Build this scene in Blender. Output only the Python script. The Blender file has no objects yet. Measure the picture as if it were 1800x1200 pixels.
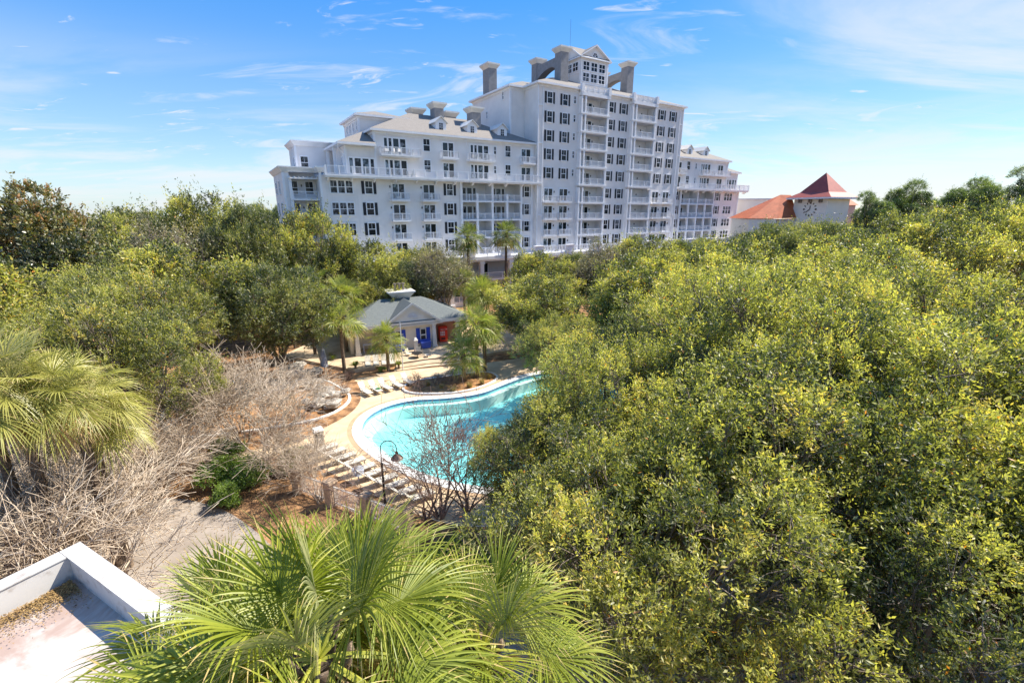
import bpy, math, random
import numpy as np
from mathutils import Vector
from mathutils.geometry import tessellate_polygon

R = math.radians
scene = bpy.context.scene
COL = scene.collection

# ------------------------------------------------------------------ camera, sky, sun, exposure
cam_d = bpy.data.cameras.new('camera'); cam = bpy.data.objects.new('camera', cam_d); COL.objects.link(cam)
cam.location = (0, 0, 16); cam.rotation_euler = (R(90 - 15.72), 0, 0)
cam_d.sensor_width = 36; cam_d.lens = 16.2; cam_d.clip_start = 0.1; cam_d.clip_end = 3000
scene.camera = cam
SUN_EL, SUN_AZ = 49.0, 26.0           # azimuth measured counter-clockwise from +X
world = bpy.data.worlds.new('World'); scene.world = world; world.use_nodes = True
wt = world.node_tree; wn = wt.nodes; wl = wt.links
wn.clear()
def N(t, typ, **kw):
    n = t.nodes.new(typ)
    for k, v in kw.items():
        if k in n.inputs: n.inputs[k].default_value = v
        else: setattr(n, k, v)
    return n
def math_n(t, op, a, b=None, clamp=False):
    n = t.nodes.new('ShaderNodeMath'); n.operation = op; n.use_clamp = clamp
    for i, v in enumerate((a, b)):
        if v is None: continue
        if isinstance(v, (int, float)): n.inputs[i].default_value = v
        else: t.links.new(v, n.inputs[i])
    return n.outputs[0]
def maprange(t, x, a, b, c=0., d=1.):
    n = t.nodes.new('ShaderNodeMapRange'); n.inputs[1].default_value = a; n.inputs[2].default_value = b
    n.inputs[3].default_value = c; n.inputs[4].default_value = d; n.interpolation_type = 'SMOOTHSTEP'
    t.links.new(x, n.inputs[0]); return n.outputs[0]
def mixc(t, f, a, b, blend='MIX'):
    n = t.nodes.new('ShaderNodeMix'); n.data_type = 'RGBA'; n.blend_type = blend
    for i, v in ((0, f), (6, a), (7, b)):
        if isinstance(v, (int, float)): n.inputs[i].default_value = v
        elif isinstance(v, tuple): n.inputs[i].default_value = (*v[:3], 1)
        else: t.links.new(v, n.inputs[i])
    return n.outputs[2]
sky = wn.new('ShaderNodeTexSky'); sky.sky_type = 'NISHITA'; sky.sun_disc = False
sky.sun_elevation = R(SUN_EL); sky.sun_rotation = R(90 - SUN_AZ); sky.air_density = 1.0; sky.dust_density = 0.4; sky.ozone_density = 2.2
tc = wn.new('ShaderNodeTexCoord'); sep = wn.new('ShaderNodeSeparateXYZ'); wl.new(tc.outputs['Generated'], sep.inputs[0])
zc = math_n(wt, 'ADD', math_n(wt, 'MAXIMUM', sep.outputs[2], 0.0), 0.12)
comb = wn.new('ShaderNodeCombineXYZ')
wl.new(math_n(wt, 'DIVIDE', sep.outputs[0], zc), comb.inputs[0]); wl.new(math_n(wt, 'DIVIDE', sep.outputs[1], zc), comb.inputs[1])
def cloud(rot, sc, nscale, detail, lo, hi, off, dist=1.2):
    mp = wn.new('ShaderNodeMapping'); mp.inputs['Rotation'].default_value = (0, 0, R(rot)); mp.inputs['Scale'].default_value = sc
    mp.inputs['Location'].default_value = off
    wl.new(comb.outputs[0], mp.inputs['Vector'])
    nz = N(wt, 'ShaderNodeTexNoise', Scale=nscale, Detail=detail, Roughness=0.6, Distortion=dist)
    wl.new(mp.outputs[0], nz.inputs['Vector'])
    return maprange(wt, nz.outputs[0], lo, hi)
hs = N(wt, 'ShaderNodeHueSaturation', Saturation=1.55, Value=0.74); wl.new(sky.outputs[0], hs.inputs['Color'])
grad = mixc(wt, maprange(wt, sep.outputs[2], -0.02, 0.45), (1.5, 2.05, 2.65), (0.24, 0.98, 2.75))
base = mixc(wt, 0.70, hs.outputs[0], grad)
c1 = cloud(38, (0.45, 1.3, 1), 1.4, 10, 0.54, 0.70, (6.3, 1.1, 0), 1.8)
c2 = cloud(25, (0.25, 0.9, 1), 0.9, 8, 0.44, 0.70, (0.5, 7.2, 0))
c3 = cloud(-20, (0.8, 1.8, 1), 3.2, 12, 0.60, 0.72, (7.7, 3.3, 0), 1.0)
low = maprange(wt, sep.outputs[2], 0.30, 0.03)
lowc = math_n(wt, 'MULTIPLY', low, cloud(10, (0.5, 0.9, 1), 0.8, 10, 0.40, 0.60, (9, 2, 0)))
right = maprange(wt, sep.outputs[0], 0.1, 0.7)
m = math_n(wt, 'MAXIMUM', math_n(wt, 'MULTIPLY', c1, 0.55), math_n(wt, 'MULTIPLY', math_n(wt, 'MULTIPLY', c2, right), 0.75))
m = math_n(wt, 'MAXIMUM', m, math_n(wt, 'MULTIPLY', c3, 0.8), True)
m = math_n(wt, 'MAXIMUM', m, math_n(wt, 'MULTIPLY', lowc, 0.7), True)
CLOUD = mixc(wt, m, base, (2.65, 2.72, 2.8))
bg = N(wt, 'ShaderNodeBackground', Strength=0.145); wl.new(CLOUD, bg.inputs[0])
wo = wn.new('ShaderNodeOutputWorld'); wl.new(bg.outputs[0], wo.inputs[0])
sd = bpy.data.lights.new('sun', 'SUN'); sd.energy = 4.1; sd.angle = R(0.55); sd.color = (1.0, 0.93, 0.82)
sun = bpy.data.objects.new('sun', sd); COL.objects.link(sun)
d = Vector((math.cos(R(SUN_EL)) * math.cos(R(SUN_AZ)), math.cos(R(SUN_EL)) * math.sin(R(SUN_AZ)), math.sin(R(SUN_EL))))
sun.rotation_euler = d.to_track_quat('Z', 'Y').to_euler()
scene.view_settings.view_transform = 'Standard'; scene.view_settings.look = 'None'
scene.view_settings.exposure = 1.25; scene.view_settings.gamma = 1.0
scene.render.engine = 'CYCLES'
scene.cycles.max_bounces = 6; scene.cycles.diffuse_bounces = 3; scene.cycles.transparent_max_bounces = 8

# ------------------------------------------------------------------ materials
def new_mat(name):
    mt = bpy.data.materials.new(name); mt.use_nodes = True
    t = mt.node_tree; b = t.nodes['Principled BSDF']; return mt, t, b
def mat(name, col, rough=0.8, var=0.12, scale=2.0, col2=None, bump=0.0, metal=0.0, spec=0.4, detail=6, lo=0.35, hi=0.65, stretch=None, bscale=None):
    mt, t, b = new_mat(name)
    tcn = t.nodes.new('ShaderNodeTexCoord'); src = tcn.outputs['Object']
    if stretch:
        mp = t.nodes.new('ShaderNodeMapping'); mp.inputs['Scale'].default_value = stretch; t.links.new(src, mp.inputs[0]); src = mp.outputs[0]
    nz = N(t, 'ShaderNodeTexNoise', Scale=scale, Detail=detail, Roughness=0.6); t.links.new(src, nz.inputs['Vector'])
    f = maprange(t, nz.outputs[0], lo, hi)
    c2 = col2 if col2 else tuple(c * (1 - 2 * var) for c in col)
    t.links.new(mixc(t, f, c2, col), b.inputs['Base Color'])
    b.inputs['Roughness'].default_value = rough; b.inputs['Metallic'].default_value = metal
    b.inputs['Specular IOR Level'].default_value = spec
    if bump:
        n2 = N(t, 'ShaderNodeTexNoise', Scale=bscale or scale * 6, Detail=4); t.links.new(src, n2.inputs['Vector'])
        bp = N(t, 'ShaderNodeBump', Strength=bump, Distance=0.03); t.links.new(n2.outputs[0], bp.inputs['Height'])
        t.links.new(bp.outputs[0], b.inputs['Normal'])
    return mt
def siding_mat(name, col, pitch=0.22):
    mt, t, b = new_mat(name)
    tcn = t.nodes.new('ShaderNodeTexCoord'); s = t.nodes.new('ShaderNodeSeparateXYZ'); t.links.new(tcn.outputs['Object'], s.inputs[0])
    fr = math_n(t, 'FRACT', math_n(t, 'DIVIDE', s.outputs[2], pitch))
    nz = N(t, 'ShaderNodeTexNoise', Scale=0.5, Detail=6); t.links.new(tcn.outputs['Object'], nz.inputs['Vector'])
    f = maprange(t, nz.outputs[0], 0.3, 0.7)
    mp = t.nodes.new('ShaderNodeMapping'); mp.inputs['Scale'].default_value = (1.1, 1.1, 0.07); t.links.new(tcn.outputs['Object'], mp.inputs[0])
    n2 = N(t, 'ShaderNodeTexNoise', Scale=1.3, Detail=8, Roughness=0.7); t.links.new(mp.outputs[0], n2.inputs['Vector'])
    base_ = mixc(t, f, tuple(c * 0.90 for c in col), col)
    t.links.new(mixc(t, maprange(t, n2.outputs[0], 0.52, 0.75, 0, 0.35), base_, tuple(c * 0.72 for c in col)), b.inputs['Base Color'])
    bp = N(t, 'ShaderNodeBump', Strength=0.5, Distance=0.015); t.links.new(fr, bp.inputs['Height']); t.links.new(bp.outputs[0], b.inputs['Normal'])
    b.inputs['Roughness'].default_value = 0.75
    return mt
def shingle_mat(name, c1, c2, sc=2.5):
    mt, t, b = new_mat(name)
    tcn = t.nodes.new('ShaderNodeTexCoord')
    br = t.nodes.new('ShaderNodeTexBrick'); br.inputs['Scale'].default_value = sc
    br.inputs['Color1'].default_value = (*c1, 1); br.inputs['Color2'].default_value = (*c2, 1); br.inputs['Mortar'].default_value = (*[c * 0.7 for c in c2], 1)
    br.inputs['Mortar Size'].default_value = 0.015; br.inputs['Brick Width'].default_value = 0.6; br.inputs['Row Height'].default_value = 0.4
    t.links.new(tcn.outputs['Object'], br.inputs['Vector'])
    nz = N(t, 'ShaderNodeTexNoise', Scale=1.2, Detail=8); t.links.new(tcn.outputs['Object'], nz.inputs['Vector'])
    t.links.new(mixc(t, maprange(t, nz.outputs[0], 0.3, 0.7, 0, 0.5), br.outputs[0], tuple(c * 0.8 for c in c1)), b.inputs['Base Color'])
    b.inputs['Roughness'].default_value = 0.9
    return mt
def glass_mat(name, col, rough=0.05):
    mt, t, b = new_mat(name)
    b.inputs['Base Color'].default_value = (*col, 1); b.inputs['Roughness'].default_value = rough; b.inputs['Specular IOR Level'].default_value = 0.25
    tcn = t.nodes.new('ShaderNodeTexCoord'); nz = N(t, 'ShaderNodeTexNoise', Scale=1.7, Detail=2); t.links.new(tcn.outputs['Object'], nz.inputs['Vector'])
    oi = t.nodes.new('ShaderNodeObjectInfo')
    rr = maprange(t, oi.outputs['Random'], 0.25, 0.8, 0.0, 1.0)
    t.links.new(mixc(t, math_n(t, 'MULTIPLY', maprange(t, nz.outputs[0], 0.45, 0.6), rr), col, tuple(min(1, c * 4 + 0.10) for c in col)), b.inputs['Base Color'])
    return mt
def leaf_mat(name, stops, trans=0.28, rough=0.42, spec=0.5, under=0.45):
    mt, t, b = new_mat(name)
    at = t.nodes.new('ShaderNodeAttribute'); at.attribute_name = 'tint'
    cr = t.nodes.new('ShaderNodeValToRGB'); el = cr.color_ramp.elements
    while len(el) < len(stops): el.new(0.5)
    for e, (p, c) in zip(el, stops): e.position = p; e.color = (*c, 1)
    t.links.new(at.outputs['Fac'], cr.inputs[0])
    geo = t.nodes.new('ShaderNodeNewGeometry')      # leaf undersides are paler and greyer
    t.links.new(mixc(t, math_n(t, 'MULTIPLY', geo.outputs['Backfacing'], under), cr.outputs[0], (0.42, 0.40, 0.30)), b.inputs['Base Color'])
    b.inputs['Roughness'].default_value = rough; b.inputs['Specular IOR Level'].default_value = spec
    tr = t.nodes.new('ShaderNodeBsdfTranslucent')
    t.links.new(mixc(t, 1.0, cr.outputs[0], (1.5, 1.6, 0.8), 'MULTIPLY'), tr.inputs[0])
    mx = t.nodes.new('ShaderNodeMixShader'); mx.inputs[0].default_value = trans
    t.links.new(b.outputs[0], mx.inputs[1]); t.links.new(tr.outputs[0], mx.inputs[2])
    t.links.new(mx.outputs[0], t.nodes['Material Output'].inputs[0])
    return mt

M = {}
M['stucco'] = siding_mat('grey_siding', (0.785, 0.75, 0.73))
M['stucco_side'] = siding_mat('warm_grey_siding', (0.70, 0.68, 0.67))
M['chimney'] = mat('chimney_render', (0.27, 0.265, 0.27), 0.9, 0.08, 1.5)
M['white'] = mat('white_trim', (0.80, 0.80, 0.82), 0.6, 0.04, 1.0)
M['cap'] = mat('pale_cap', (0.68, 0.66, 0.62), 0.7, 0.05, 1.0)
M['shutter'] = mat('black_shutter', (0.018, 0.02, 0.028), 0.6, 0.1, 3)
M['pane'] = glass_mat('dark_pane', (0.012, 0.015, 0.02))
M['pane_refl'] = glass_mat('blue_reflection_pane', (0.035, 0.05, 0.06))  # lighter blue glass colour stands in for a reflection on door panes
M['roof'] = shingle_mat('tan_shingle', (0.25, 0.225, 0.20), (0.205, 0.185, 0.165))
M['roof_g'] = shingle_mat('green_grey_shingle', (0.16, 0.175, 0.165), (0.115, 0.13, 0.13), 4)
M['soffit'] = mat('soffit', (0.42, 0.37, 0.30), 0.9)
M['furn'] = mat('white_furniture', (0.7, 0.7, 0.7), 0.6)
M['dark'] = mat('dark_metal', (0.03, 0.028, 0.026), 0.5, 0.1, 4, metal=0.3)
M['bronze'] = mat('bronze_metal', (0.16, 0.12, 0.10), 0.45, 0.2, 6, metal=0.6)
M['cream'] = mat('cream_stucco', (0.80, 0.69, 0.54), 0.85, 0.07, 0.7, bump=0.1)
M['cream_w'] = mat('cream_trim', (0.74, 0.70, 0.64), 0.8, 0.05, 1)
M['peach'] = mat('peach_wall', (0.70, 0.40, 0.30), 0.85, 0.06, 1)
M['blue'] = mat('blue_shutter', (0.015, 0.06, 0.42), 0.5, 0.08, 2)
M['bluebin'] = mat('blue_bin', (0.06, 0.11, 0.48), 0.45, 0.1, 2)
M['red'] = mat('red_metal', (0.75, 0.045, 0.02), 0.35, 0.06, 2)
M['redlamp'] = mat('red_graphic', (0.6, 0.03, 0.02), 0.3, 0.05, 2)
M['sling'] = mat('beige_sling', (0.60, 0.55, 0.46), 0.8, 0.06, 3)
M['alu'] = mat('taupe_frame', (0.30, 0.26, 0.22), 0.4, 0.1, 4, metal=0.4)
M['redroof'] = mat('terracotta_roof', (0.50, 0.13, 0.05), 0.75, 0.12, 0.8, bump=0.2)
M['maroon'] = mat('maroon_roof', (0.34, 0.07, 0.05), 0.6, 0.08, 0.8)
M['ivory'] = mat('ivory_wall', (0.84, 0.81, 0.72), 0.85, 0.04, 0.4)
M['pinkwall'] = mat('pink_wall', (0.66, 0.42, 0.36), 0.85, 0.04, 0.4)
M['greywall'] = mat('pale_grey_wall', (0.62, 0.63, 0.68), 0.85, 0.04, 0.4)
M['bark'] = mat('grey_bark', (0.32, 0.26, 0.20), 0.95, 0.3, 3, col2=(0.13, 0.10, 0.08), bump=0.8, stretch=(3, 3, 0.7))
M['palmbark'] = mat('palm_bark', (0.26, 0.19, 0.13), 0.95, 0.3, 5, col2=(0.09, 0.06, 0.04), bump=1.0, stretch=(1, 1, 4))
M['redbark'] = mat('reddish_bark', (0.24, 0.13, 0.09), 0.95, 0.3, 5, col2=(0.08, 0.045, 0.035), bump=1.0, stretch=(1, 1, 4))
M['thatch'] = mat('dead_frond', (0.42, 0.30, 0.16), 0.9, 0.2, 5, col2=(0.2, 0.12, 0.06))
M['twig_pale'] = mat('pale_twig', (0.62, 0.52, 0.40), 0.85, 0.2, 4, col2=(0.34, 0.25, 0.17))
M['twig_dark'] = mat('dark_twig', (0.15, 0.09, 0.07), 0.85, 0.2, 4, col2=(0.30, 0.20, 0.15))
M['rock'] = mat('pale_rock', (0.52, 0.48, 0.42), 0.9, 0.2, 3, col2=(0.22, 0.2, 0.17), bump=1.0)
M['cover'] = mat('grey_cover', (0.38, 0.42, 0.50), 0.7, 0.2, 4, col2=(0.2, 0.22, 0.27))
M['post'] = mat('sandstone_post', (0.50, 0.36, 0.24), 0.9, 0.15, 4, bump=0.3)
M['towel_green'] = mat('green_towel', (0.05, 0.16, 0.06), 0.9)
# ground family
M['mulch'] = mat('pine_straw_mulch', (0.40, 0.22, 0.10), 0.95, 0.2, 1.3, col2=(0.15, 0.075, 0.035), bump=1.0, detail=12, bscale=30, lo=0.38, hi=0.6)
M['mulch_o'] = mat('orange_mulch', (0.50, 0.27, 0.11), 0.95, 0.2, 3, col2=(0.26, 0.12, 0.05), bump=1.0, detail=12, bscale=40)
M['deck'] = mat('tan_pool_deck', (0.66, 0.50, 0.31), 0.85, 0.05, 0.9, col2=(0.56, 0.41, 0.25), bump=0.1, bscale=25, detail=10)
M['deckring'] = mat('brown_deck_ring', (0.50, 0.34, 0.20), 0.85, 0.08, 1.5)
M['tile'] = mat('blue_tile', (0.10, 0.22, 0.38), 0.3)
M['coping'] = mat('white_coping', (0.78, 0.75, 0.70), 0.7, 0.05, 2)
M['terrace'] = mat('terrace_concrete', (0.58, 0.45, 0.30), 0.85, 0.1, 0.8, col2=(0.42, 0.31, 0.2))
M['path'] = mat('grey_concrete_path', (0.36, 0.31, 0.26), 0.9, 0.1, 0.7, col2=(0.26, 0.215, 0.175), bump=0.15, bscale=30, detail=10)
M['plaster'] = mat('pool_plaster', (0.42, 0.82, 0.80), 0.7, 0.04, 0.25, col2=(0.30, 0.73, 0.74), detail=4)
M['parapet'] = mat('white_parapet', (0.55, 0.53, 0.50), 0.7, 0.05, 3.0, col2=(0.36, 0.32, 0.28), lo=0.25, hi=0.5)
def roof_membrane():
    mt, t, b = new_mat('stained_membrane')
    tcn = t.nodes.new('ShaderNodeTexCoord')
    n1 = N(t, 'ShaderNodeTexNoise', Scale=0.55, Detail=9, Roughness=0.62, Distortion=0.6); t.links.new(tcn.outputs['Object'], n1.inputs['Vector'])
    n2 = N(t, 'ShaderNodeTexNoise', Scale=5.0, Detail=10, Roughness=0.75); t.links.new(tcn.outputs['Object'], n2.inputs['Vector'])
    c = mixc(t, maprange(t, n1.outputs[0], 0.44, 0.60), (0.52, 0.46, 0.41), (0.37, 0.27, 0.22))
    c = mixc(t, maprange(t, n2.outputs[0], 0.60, 0.72, 0, 0.45), c, (0.35, 0.24, 0.15))
    t.links.new(c, b.inputs['Base Color']); b.inputs['Roughness'].default_value = 0.55
    return mt
M['membrane'] = roof_membrane()
def water_mat():
    mt, t, b = new_mat('pool_water'); t.nodes.remove(b)
    tr = t.nodes.new('ShaderNodeBsdfTransparent'); tr.inputs[0].default_value = (0.80, 0.97, 0.975, 1)
    gl = t.nodes.new('ShaderNodeBsdfGlossy'); gl.inputs['Roughness'].default_value = 0.03
    tcn = t.nodes.new('ShaderNodeTexCoord'); nz = N(t, 'ShaderNodeTexNoise', Scale=2.4, Detail=5, Distortion=0.6); t.links.new(tcn.outputs['Object'], nz.inputs['Vector'])
    bp = N(t, 'ShaderNodeBump', Strength=0.7, Distance=0.08); t.links.new(nz.outputs[0], bp.inputs['Height']); t.links.new(bp.outputs[0], gl.inputs['Normal'])
    fr = N(t, 'ShaderNodeFresnel', IOR=1.33); t.links.new(bp.outputs[0], fr.inputs['Normal'])
    mx = t.nodes.new('ShaderNodeMixShader'); t.links.new(fr.outputs[0], mx.inputs[0]); t.links.new(tr.outputs[0], mx.inputs[1]); t.links.new(gl.outputs[0], mx.inputs[2])
    t.links.new(mx.outputs[0], t.nodes['Material Output'].inputs[0])
    return mt
M['water'] = water_mat()
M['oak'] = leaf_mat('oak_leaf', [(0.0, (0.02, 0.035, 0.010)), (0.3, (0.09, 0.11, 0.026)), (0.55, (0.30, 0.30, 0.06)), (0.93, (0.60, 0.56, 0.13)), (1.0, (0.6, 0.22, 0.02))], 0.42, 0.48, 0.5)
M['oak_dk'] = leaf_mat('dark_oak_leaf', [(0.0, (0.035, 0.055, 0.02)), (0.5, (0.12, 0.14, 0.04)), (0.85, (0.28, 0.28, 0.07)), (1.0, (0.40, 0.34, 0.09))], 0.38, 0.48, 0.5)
M['magnolia'] = leaf_mat('magnolia_leaf', [(0.0, (0.03, 0.045, 0.012)), (0.4, (0.10, 0.11, 0.022)), (0.7, (0.24, 0.22, 0.04)), (1.0, (0.28, 0.12, 0.04))], 0.18, 0.3)
M['pale'] = leaf_mat('pale_leaf', [(0.0, (0.12, 0.12, 0.06)), (0.5, (0.24, 0.22, 0.12)), (1.0, (0.42, 0.34, 0.16))])
M['pine'] = leaf_mat('pine_needle', [(0.0, (0.05, 0.08, 0.025)), (0.6, (0.14, 0.20, 0.045)), (1.0, (0.28, 0.32, 0.07))], 0.3)
M['shrub'] = leaf_mat('shrub_leaf', [(0.0, (0.03, 0.09, 0.012)), (0.6, (0.09, 0.20, 0.02)), (1.0, (0.22, 0.32, 0.03))])
M['frond'] = leaf_mat('palm_frond', [(0.0, (0.07, 0.10, 0.014)), (0.5, (0.22, 0.26, 0.028)), (0.85, (0.45, 0.44, 0.07)), (1.0, (0.52, 0.40, 0.16))], 0.3, 0.46, 0.45)
M['frond_y'] = leaf_mat('yellow_palm_frond', [(0.0, (0.14, 0.15, 0.03)), (0.5, (0.40, 0.38, 0.10)), (0.85, (0.64, 0.58, 0.24)), (1.0, (0.62, 0.44, 0.24))], 0.3, 0.4)
M['grass'] = leaf_mat('straw_grass', [(0.0, (0.16, 0.15, 0.03)), (0.5, (0.36, 0.28, 0.07)), (1.0, (0.45, 0.22, 0.08))], 0.2)
M['litter'] = leaf_mat('leaf_litter', [(0.0, (0.09, 0.05, 0.02)), (0.5, (0.28, 0.17, 0.06)), (1.0, (0.42, 0.28, 0.10))], 0.0, 0.8, 0.5, 0.0)

# ------------------------------------------------------------------ helpers
def tag(o, label=None, cat=None, group=None, kind=None):
    if label: o['label'] = label
    if cat: o['category'] = cat
    if group: o['group'] = group
    if kind: o['kind'] = kind
    return o
def empty(name, loc=(0, 0, 0), rz=0, label=None, cat=None, group=None):
    o = bpy.data.objects.new(name, None); COL.objects.link(o); o.location = loc; o.rotation_euler = (0, 0, rz); o.empty_display_size = 0.3
    return tag(o, label, cat, group)
def copy_tree(o, parent=None):
    c = o.copy(); COL.objects.link(c); c.parent = parent
    for ch in list(o.children): copy_tree(ch, c)
    return c
def link_mesh(name, me, parent=None, loc=None, rz=None):
    o = bpy.data.objects.new(name, me); COL.objects.link(o)
    if parent: o.parent = parent
    if loc is not None: o.location = loc
    if rz is not None: o.rotation_euler = (0, 0, rz)
    return o
class MB:
    def __init__(s): s.v = []; s.f = []; s.m = []
    def add(s, vs, fs, m=0):
        b = len(s.v); s.v += [tuple(p) for p in vs]; s.f += [tuple(b + i for i in f) for f in fs]; s.m += [m] * len(fs); return s
    def box(s, x0, x1, y0, y1, z0, z1, m=0):
        vs = [(x0, y0, z0), (x1, y0, z0), (x1, y1, z0), (x0, y1, z0), (x0, y0, z1), (x1, y0, z1), (x1, y1, z1), (x0, y1, z1)]
        return s.add(vs, [(0, 3, 2, 1), (4, 5, 6, 7), (0, 1, 5, 4), (1, 2, 6, 5), (2, 3, 7, 6), (3, 0, 4, 7)], m)
    def frus(s, x0, x1, y0, y1, z0, X0, X1, Y0, Y1, z1, m=0):
        vs = [(x0, y0, z0), (x1, y0, z0), (x1, y1, z0), (x0, y1, z0), (X0, Y0, z1), (X1, Y0, z1), (X1, Y1, z1), (X0, Y1, z1)]
        return s.add(vs, [(0, 3, 2, 1), (4, 5, 6, 7), (0, 1, 5, 4), (1, 2, 6, 5), (2, 3, 7, 6), (3, 0, 4, 7)], m)
    def rbox(s, c, ax, ay, az, m=0):
        c = Vector(c); ax, ay, az = Vector(ax), Vector(ay), Vector(az)
        vs = [c + sx * ax + sy * ay + sz * az for sz in (-1, 1) for sx, sy in ((-1, -1), (1, -1), (1, 1), (-1, 1))]
        return s.add(vs, [(0, 3, 2, 1), (4, 5, 6, 7), (0, 1, 5, 4), (1, 2, 6, 5), (2, 3, 7, 6), (3, 0, 4, 7)], m)
    def prism(s, poly, z0, z1, m=0):
        n = len(poly); vs = [(x, y, z0) for x, y in poly] + [(x, y, z1) for x, y in poly]
        return s.add(vs, [tuple(reversed(range(n))), tuple(range(n, 2 * n))] + [(i, (i + 1) % n, n + (i + 1) % n, n + i) for i in range(n)], m)
    def tube(s, pts, rad, n=6, m=0, cap=True):
        pts = [Vector(p) for p in pts]; b = len(s.v); up = Vector((0.3, 0.2, 1)).normalized()
        for i, p in enumerate(pts):
            t = (pts[min(i + 1, len(pts) - 1)] - pts[max(i - 1, 0)])
            t = t.normalized() if t.length > 1e-9 else Vector((0, 0, 1))
            a = t.cross(up); a = a.normalized() if a.length > 1e-3 else t.cross(Vector((1, 0, 0))).normalized()
            c = t.cross(a); r = rad[i] if isinstance(rad, (list, tuple)) else rad
            for k in range(n):
                q = p + (a * math.cos(2 * math.pi * k / n) + c * math.sin(2 * math.pi * k / n)) * r; s.v.append(tuple(q))
        for i in range(len(pts) - 1):
            for k in range(n):
                s.f.append((b + i * n + k, b + i * n + (k + 1) % n, b + (i + 1) * n + (k + 1) % n, b + (i + 1) * n + k)); s.m.append(m)
        if cap:
            s.f.append(tuple(b + k for k in range(n))); s.m.append(m)
            s.f.append(tuple(b + (len(pts) - 1) * n + k for k in reversed(range(n)))); s.m.append(m)
        return s
    def mesh(s, name, mats, smooth=False):
        me = bpy.data.meshes.new(name); me.from_pydata(s.v, [], s.f)
        for k in (mats if isinstance(mats, (list, tuple)) else [mats]): me.materials.append(M[k] if isinstance(k, str) else k)
        me.polygons.foreach_set('material_index', s.m)
        if smooth: me.polygons.foreach_set('use_smooth', [True] * len(s.f))
        me.update(); return me
    def build(s, name, mats, parent=None, smooth=False, loc=None, rz=None):
        return link_mesh(name, s.mesh(name, mats, smooth), parent, loc, rz)
def quads_mesh(name, V, tint, mt):
    """V: (n,4,3) quads; tint: (n,)"""
    n = len(V); me = bpy.data.meshes.new(name)
    me.vertices.add(n * 4); me.vertices.foreach_set('co', V.reshape(-1).astype(np.float32))
    me.loops.add(n * 4); me.loops.foreach_set('vertex_index', np.arange(n * 4, dtype=np.int32))
    me.polygons.add(n); me.polygons.foreach_set('loop_start', np.arange(0, n * 4, 4, dtype=np.int32))
    try: me.polygons.foreach_set('loop_total', np.full(n, 4, dtype=np.int32))
    except Exception: pass
    a = me.attributes.new('tint', 'FLOAT', 'FACE'); a.data.foreach_set('value', tint.astype(np.float32))
    me.materials.append(M[mt] if isinstance(mt, str) else mt); me.update(calc_edges=True); return me
def nrm(a): return a / np.maximum(np.linalg.norm(a, axis=-1, keepdims=True), 1e-9)
def leaves(P, D, NN, L, W):
    """leaf rhombi from base points P along D with side vector from NN"""
    S = nrm(np.cross(D, NN)); L = L[:, None]; W = W[:, None]
    mid = P + D * L * 0.45
    return np.stack([P, mid + S * W * 0.5, P + D * L, mid - S * W * 0.5], axis=1)

# ------------------------------------------------------------------ tree makers
def crown_mesh(name, seed, lobes, nshoots, lps, leaf, wr, shoot, mt, tmean=0.45, tipgain=0.3, up=0.45, zmin=-0.75, tsd=0.16, flat=1.0):
    rg = np.random.default_rng(seed)
    C = np.array([l[:3] for l in lobes]); Rd = np.array([l[3] for l in lobes])
    idx = rg.choice(len(lobes), nshoots * 2, p=Rd ** 2 / np.sum(Rd ** 2))
    dr = nrm(rg.normal(size=(nshoots * 2, 3))); 
    keep = dr[:, 2] > zmin; dr = dr[keep]; idx = idx[keep]
    rr = Rd[idx] * rg.uniform(0.55, 1.05, len(idx)) ** 0.7
    sc3 = np.array([1, 1, flat])
    P0 = C[idx] + dr * sc3 * rr[:, None]
    inside = np.zeros(len(P0), bool)
    for c, r in zip(C, Rd):
        dd = np.linalg.norm((P0 - c) / sc3, axis=1); inside |= dd < r * 0.5
    P0 = P0[~inside][:nshoots]; dr = dr[~inside][:nshoots]; idx = idx[~inside][:nshoots]
    n = len(P0)
    G = nrm(dr * 0.8 + np.array([0, 0, up]) + rg.normal(size=(n, 3)) * 0.35)
    lobt = rg.normal(0, .22, len(lobes))
    SL = shoot * rg.uniform(0.4, 1.3, n)
    spr = (rg.random(n) < 0.07) & (dr[:, 2] > -.1); SL = np.where(spr, SL * 2.4, SL); G = np.where(spr[:, None], nrm(G + np.array([0, 0, 1.3])), G)
    shoot_t = rg.normal(tmean, tsd * 0.9, n) + lobt[idx]
    t = np.tile(np.linspace(0, 1, lps), (n, 1)) + rg.uniform(-0.05, 0.05, (n, lps))
    Pn = P0[:, None, :] + G[:, None, :] * (SL[:, None] * t)[..., None] + rg.normal(size=(n, lps, 3)) * 0.12 * shoot
    Dn = nrm(G[:, None, :] * 0.75 + rg.normal(size=(n, lps, 3)) * 0.6)
    NNv = nrm(rg.normal(size=(n, lps, 3)) + np.array([0, 0, 0.7]))
    shoot_t = shoot_t + .15 * spr
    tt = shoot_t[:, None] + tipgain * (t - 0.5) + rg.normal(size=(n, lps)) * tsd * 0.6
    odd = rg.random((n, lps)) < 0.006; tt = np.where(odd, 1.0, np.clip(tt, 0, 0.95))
    L = leaf * rg.uniform(0.6, 1.25, n * lps); W = L * wr * rg.uniform(0.8, 1.2, n * lps)
    V = leaves(Pn.reshape(-1, 3), Dn.reshape(-1, 3), NNv.reshape(-1, 3), L, W)
    return quads_mesh(name, V, tt.reshape(-1), mt), P0, G
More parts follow.
